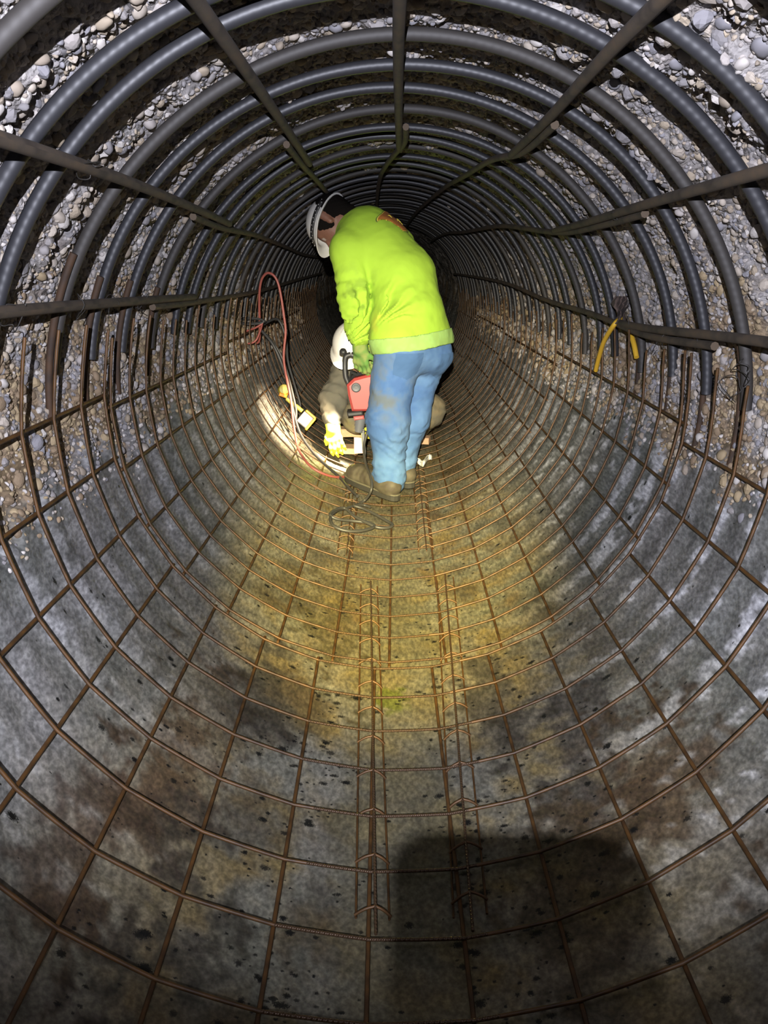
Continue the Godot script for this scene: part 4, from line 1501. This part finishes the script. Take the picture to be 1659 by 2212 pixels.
func worker_kneeling() -> void:
	var root := thing("person", "kneeling man in an olive work suit and white hard hat behind the hammer", "person")
	var olive := Color(0.105, 0.097, 0.074)
	var head := at(764, 752, 4.10)
	var up := Vector3(-0.22, 0.86, 0.45).normalized()
	var face := Vector3(-0.10, -0.48, 0.87)
	face = (face - up * face.dot(up)).normalized()
	var neck := at(780, 790, 4.36)
	part("body", head_mesh(head, up, face, 1.0, neck, Color(0.20, 0.10, 0.065)), M.skin, root)
	hard_hat(root, head + up * 0.03 + face * 0.01, up, face, 0.112, M.white, 0.28)
	var sh_r := at(752, 800, 4.30)
	var el_r := at(720, 862, 4.22)
	var wr_r := at(717, 908, 4.14)
	var sh_l := at(850, 805, 4.42)
	var el_l := at(880, 870, 4.35)
	var wr_l := at(835, 900, 4.15)
	var pelvis := at(845, 880, 4.72)
	var chest := at(805, 815, 4.46)
	var tb := [bone(pelvis, chest, 0.155, 0.165), bone(chest, neck, 0.15, 0.075), bone(chest, sh_r, 0.12, 0.085), bone(chest, sh_l, 0.12, 0.085), bone(sh_r, el_r, 0.085, 0.074), bone(el_r, wr_r, 0.072, 0.052), bone(sh_l, el_l, 0.082, 0.072), bone(el_l, wr_l, 0.07, 0.05)]
	var fold := func(p: Vector3, d: float) -> float:
		if absf(d) > 0.03:
			return d
		return d - 0.0045 * sin((p - el_r).dot((wr_r - sh_r).normalized()) * 95.0 + n_mid.get_noise_3dv(p * 2.2) * 7.0) - n_mid.get_noise_3dv(p * 2.0) * 0.008
	var tone := func(p: Vector3) -> Color: return olive.lerp(Color(0.08, 0.076, 0.06), clampf(0.4 + n_mid.get_noise_3dv(p * 3.0) * 1.5, 0.0, 1.0))
	part("jacket", flesh(tb, 0.05, 0.0095, tone, fold), M.cloth, root, "grey-olive long-sleeved jacket")
	part("collar", tube(smooth_line(PackedVector3Array([at(737, 752, 4.16), at(740, 775, 4.20), at(744, 800, 4.24), at(752, 815, 4.25)]), 5), 0.011, 8), mat(Color(0.5, 0.72, 0.02), 0.8), root, "lime edge of a hood below the hat")
	var k_r := at(772, 900, 4.22)
	var k_l := at(925, 888, 4.30)
	var f_r := at(800, 930, 4.68)
	var f_l := at(905, 925, 4.74)
	var lb := [bone(pelvis, k_r, 0.13, 0.085), bone(pelvis, k_l, 0.13, 0.095), bone(k_r, f_r, 0.08, 0.06), bone(k_l, f_l, 0.085, 0.06)]
	var tan := func(p: Vector3) -> Color: return Color(0.13, 0.105, 0.06).lerp(Color(0.10, 0.09, 0.065), clampf(0.4 + n_mid.get_noise_3dv(p * 3.0) * 1.5, 0.0, 1.0))
	part("trousers", flesh(lb, 0.05, 0.0095, tan, fold), M.cloth, root, "tan work trousers")
	for f in [[f_r, 0.0], [f_l, 0.0]]:
		var h: Vector3 = f[0]
		var hl := h + Vector3(0.0, -0.01, -0.20)
		var bb := [bone(h, hl, 0.055, 0.046)]
		part("work_boot", flesh(bb, 0.02, 0.009, flat_colour(Color(0.12, 0.09, 0.06))), M.leather, root)
	var hd := Vector3(0.14, -0.80, 0.28).normalized()
	var gl := hand_bones(wr_r + hd * 0.03, hd, Vector3(0.35, -0.25, -0.85), 0.42, -1.0)
	gl.append(bone(wr_r - hd * 0.015, wr_r + hd * 0.05, 0.046, 0.040))
	var yel := func(p: Vector3) -> Color: return Color(0.62, 0.72, 0.06).lerp(Color(0.60, 0.48, 0.03), smoothstep(0.09, 0.16, (p - wr_r).dot(hd)))
	part("glove", flesh(gl, 0.012, 0.0042, yel), M.cloth, root, "bright yellow work glove")
	var gr := hand_bones(wr_l, Vector3(-0.6, -0.75, 0.2), Vector3(-0.4, 0.1, -0.8), 0.8, 1.0)
	part("glove", flesh(gr, 0.012, 0.005, yel), M.cloth, root)
	# the lamp on the hat: a short housing with a glowing lens that looks down at the work
	var lamp_at := at(741, 766, 3.90)
	var aim := (on(735, 985, 0.76) - lamp_at).normalized()
	var sidew := aim.cross(Vector3.UP).normalized()
	var bs := Basis(sidew, aim, sidew.cross(aim))
	part("lamp_housing", lathe(PackedVector2Array([Vector2(0.001, -0.03), Vector2(0.014, -0.03), Vector2(0.019, -0.02), Vector2(0.019, 0.0), Vector2(0.001, 0.0)]), Transform3D(bs, lamp_at), 16), M.black, root)
	var glow := StandardMaterial3D.new()
	glow.albedo_color = Color(0.9, 0.9, 0.85)
	glow.emission_enabled = true
	glow.emission = Color(1.0, 0.93, 0.8)
	glow.emission_energy_multiplier = 3.0
	part("lamp_lens", lathe(PackedVector2Array([Vector2(0.016, 0.001), Vector2(0.001, 0.003)]), Transform3D(bs, lamp_at), 8), glow, root, "glowing lamp lens")
	spot("hat_lamp_light", lamp_at + aim * 0.02, on(640, 940, 0.76), Color(1.0, 0.90, 0.74), 2.6, 38.0, 1.0, 0.012)
	spot("hat_lamp_beam", lamp_at + aim * 0.02, on(738, 996, 0.76), Color(1.0, 0.94, 0.84), 15.0, 15.0, 1.0, 0.012)


# ---------------------------------------------------------------- light
func spot(called: String, from: Vector3, to: Vector3, c: Color, energy: float, half_angle: float, soft: float, size: float) -> void:
	var l := SpotLight3D.new()
	l.name = called
	add_child(l)
	l.look_at_from_position(from, to, Vector3.UP if absf((to - from).normalized().y) < 0.95 else Vector3.RIGHT)
	l.light_color = c
	l.light_energy = energy
	l.spot_angle = half_angle
	l.spot_angle_attenuation = soft
	l.spot_range = 30.0
	l.spot_attenuation = 2.0
	l.light_size = size
	l.shadow_enabled = true


func camera_and_light() -> void:
	var cam := Camera3D.new()
	cam.name = "camera"
	add_child(cam)
	cam.position = EYE
	cam.rotation = Vector3(-PITCH, 0, 0)
	cam.fov = rad_to_deg(2.0 * atan(1106.0 / FOCAL))
	cam.near = 0.03
	cam.far = 60.0
	cam.current = true
	var env := Environment.new()
	env.background_mode = Environment.BG_COLOR
	env.background_color = Color.BLACK
	env.ambient_light_source = Environment.AMBIENT_SOURCE_DISABLED
	env.tonemap_mode = Environment.TONE_MAPPER_LINEAR
	env.tonemap_exposure = 1.65
	env.sdfgi_enabled = true
	env.ssao_enabled = true
	env.ssil_enabled = true
	var we := WorldEnvironment.new()
	we.name = "surroundings"
	we.environment = env
	add_child(we)
	# the photographer's headlamp, behind and above the phone: a wide cool flood and a narrower warm beam
	var lamp := EYE + Basis(Vector3.RIGHT, -PITCH) * LAMP
	var flood := AreaLight3D.new()
	flood.name = "headlamp_flood"
	add_child(flood)
	flood.look_at_from_position(lamp, at(850, 600, 3.0), Vector3.UP)
	flood.area_size = Vector2(0.008, 0.008)
	flood.area_normalize_energy = true
	flood.light_color = Color(0.93, 0.94, 1.0)
	flood.light_energy = 6.4
	flood.area_range = 30.0
	flood.shadow_enabled = true
	spot("headlamp_beam", lamp, at(855, 890, 3.4), Color(1.0, 0.95, 0.80), 26.0, 16.0, 1.0, 0.01)
	spot("headlamp_hot_spot", lamp, at(850, 1250, 3.0), Color(1.0, 0.90, 0.46), 30.0, 13.0, 1.0, 0.01)


func headlamp_and_phone() -> void:
	var b := Basis(Vector3.RIGHT, -PITCH)
	var lamp := EYE + b * (LAMP + Vector3(0, 0, 0.006))
	var t := thing("headlamp", "headlamp behind the phone that lights the whole pipe", "lamp", lamp)
	t.basis = b
	part("housing", box(Vector3(0.06, 0.042, 0.03), 0.006, Transform3D(Basis(), Vector3(0, 0, 0.018))), M.black, t)
	var glow := StandardMaterial3D.new()
	glow.albedo_color = Color(0.9, 0.9, 0.9)
	glow.emission_enabled = true
	glow.emission = Color(0.95, 0.96, 1.0)
	glow.emission_energy_multiplier = 2.0
	var aim := (t.basis.inverse() * (at(850, 600, 3.0) - lamp)).normalized()
	var sidew := aim.cross(Vector3.UP).normalized()
	var bs := Basis(sidew, aim, sidew.cross(aim))
	part("lens", lathe(PackedVector2Array([Vector2(0.012, 0.0), Vector2(0.001, 0.002)]), Transform3D(bs, Vector3.ZERO), 8), glow, t)
	part("bezel", lathe(PackedVector2Array([Vector2(0.0145, -0.004), Vector2(0.019, -0.004), Vector2(0.0215, 0.0265), Vector2(0.0195, 0.0265), Vector2(0.0145, -0.004)]), Transform3D(bs, Vector3.ZERO), 40), M.black, t)
	var p := thing("phone", "phone held before the headlamp, whose square shadow falls on the floor", "phone", EYE)
	p.basis = b
	var poly := PackedVector2Array()
	var half := Vector2(0.0395, 0.080)
	for k in 4:
		var c := Vector2((half.x - 0.013) * [1, -1, -1, 1][k], (half.y - 0.013) * [1, 1, -1, -1][k])
		for i in 7:
			var a := PI / 2 * (k + i / 6.0)
			poly.append(c + Vector2(cos(a), sin(a)) * 0.013)
	part("casing", prism(poly, 0.009, 0.0015, Transform3D(Basis(), Vector3(0.0155, -0.128, 0.010))), M.black, p)
	part("screen", prism(poly, 0.001, 0.0002, Transform3D(Basis.from_scale(Vector3(0.95, 0.97, 1)), Vector3(0.0155, -0.128, 0.0150))), mat(Color(0.015, 0.015, 0.017), 0.15), p)


func _ready() -> void:
	camera_and_light()
	rng.seed = 4
	n_big.seed = 1
	n_big.frequency = 0.9
	n_big.fractal_octaves = 3
	n_mid.seed = 2
	n_mid.frequency = 2.6
	n_mid.fractal_octaves = 4
	n_fine.seed = 3
	n_fine.frequency = 28.0
	n_fine.fractal_octaves = 3
	materials()
	pipe()
	steel()
	floor_steel()
	make_stones()
	gravel_stones()
	worker_standing()
	worker_kneeling()
	hammer()
	cords()
	site_things()
	ties()
	headlamp_and_phone()
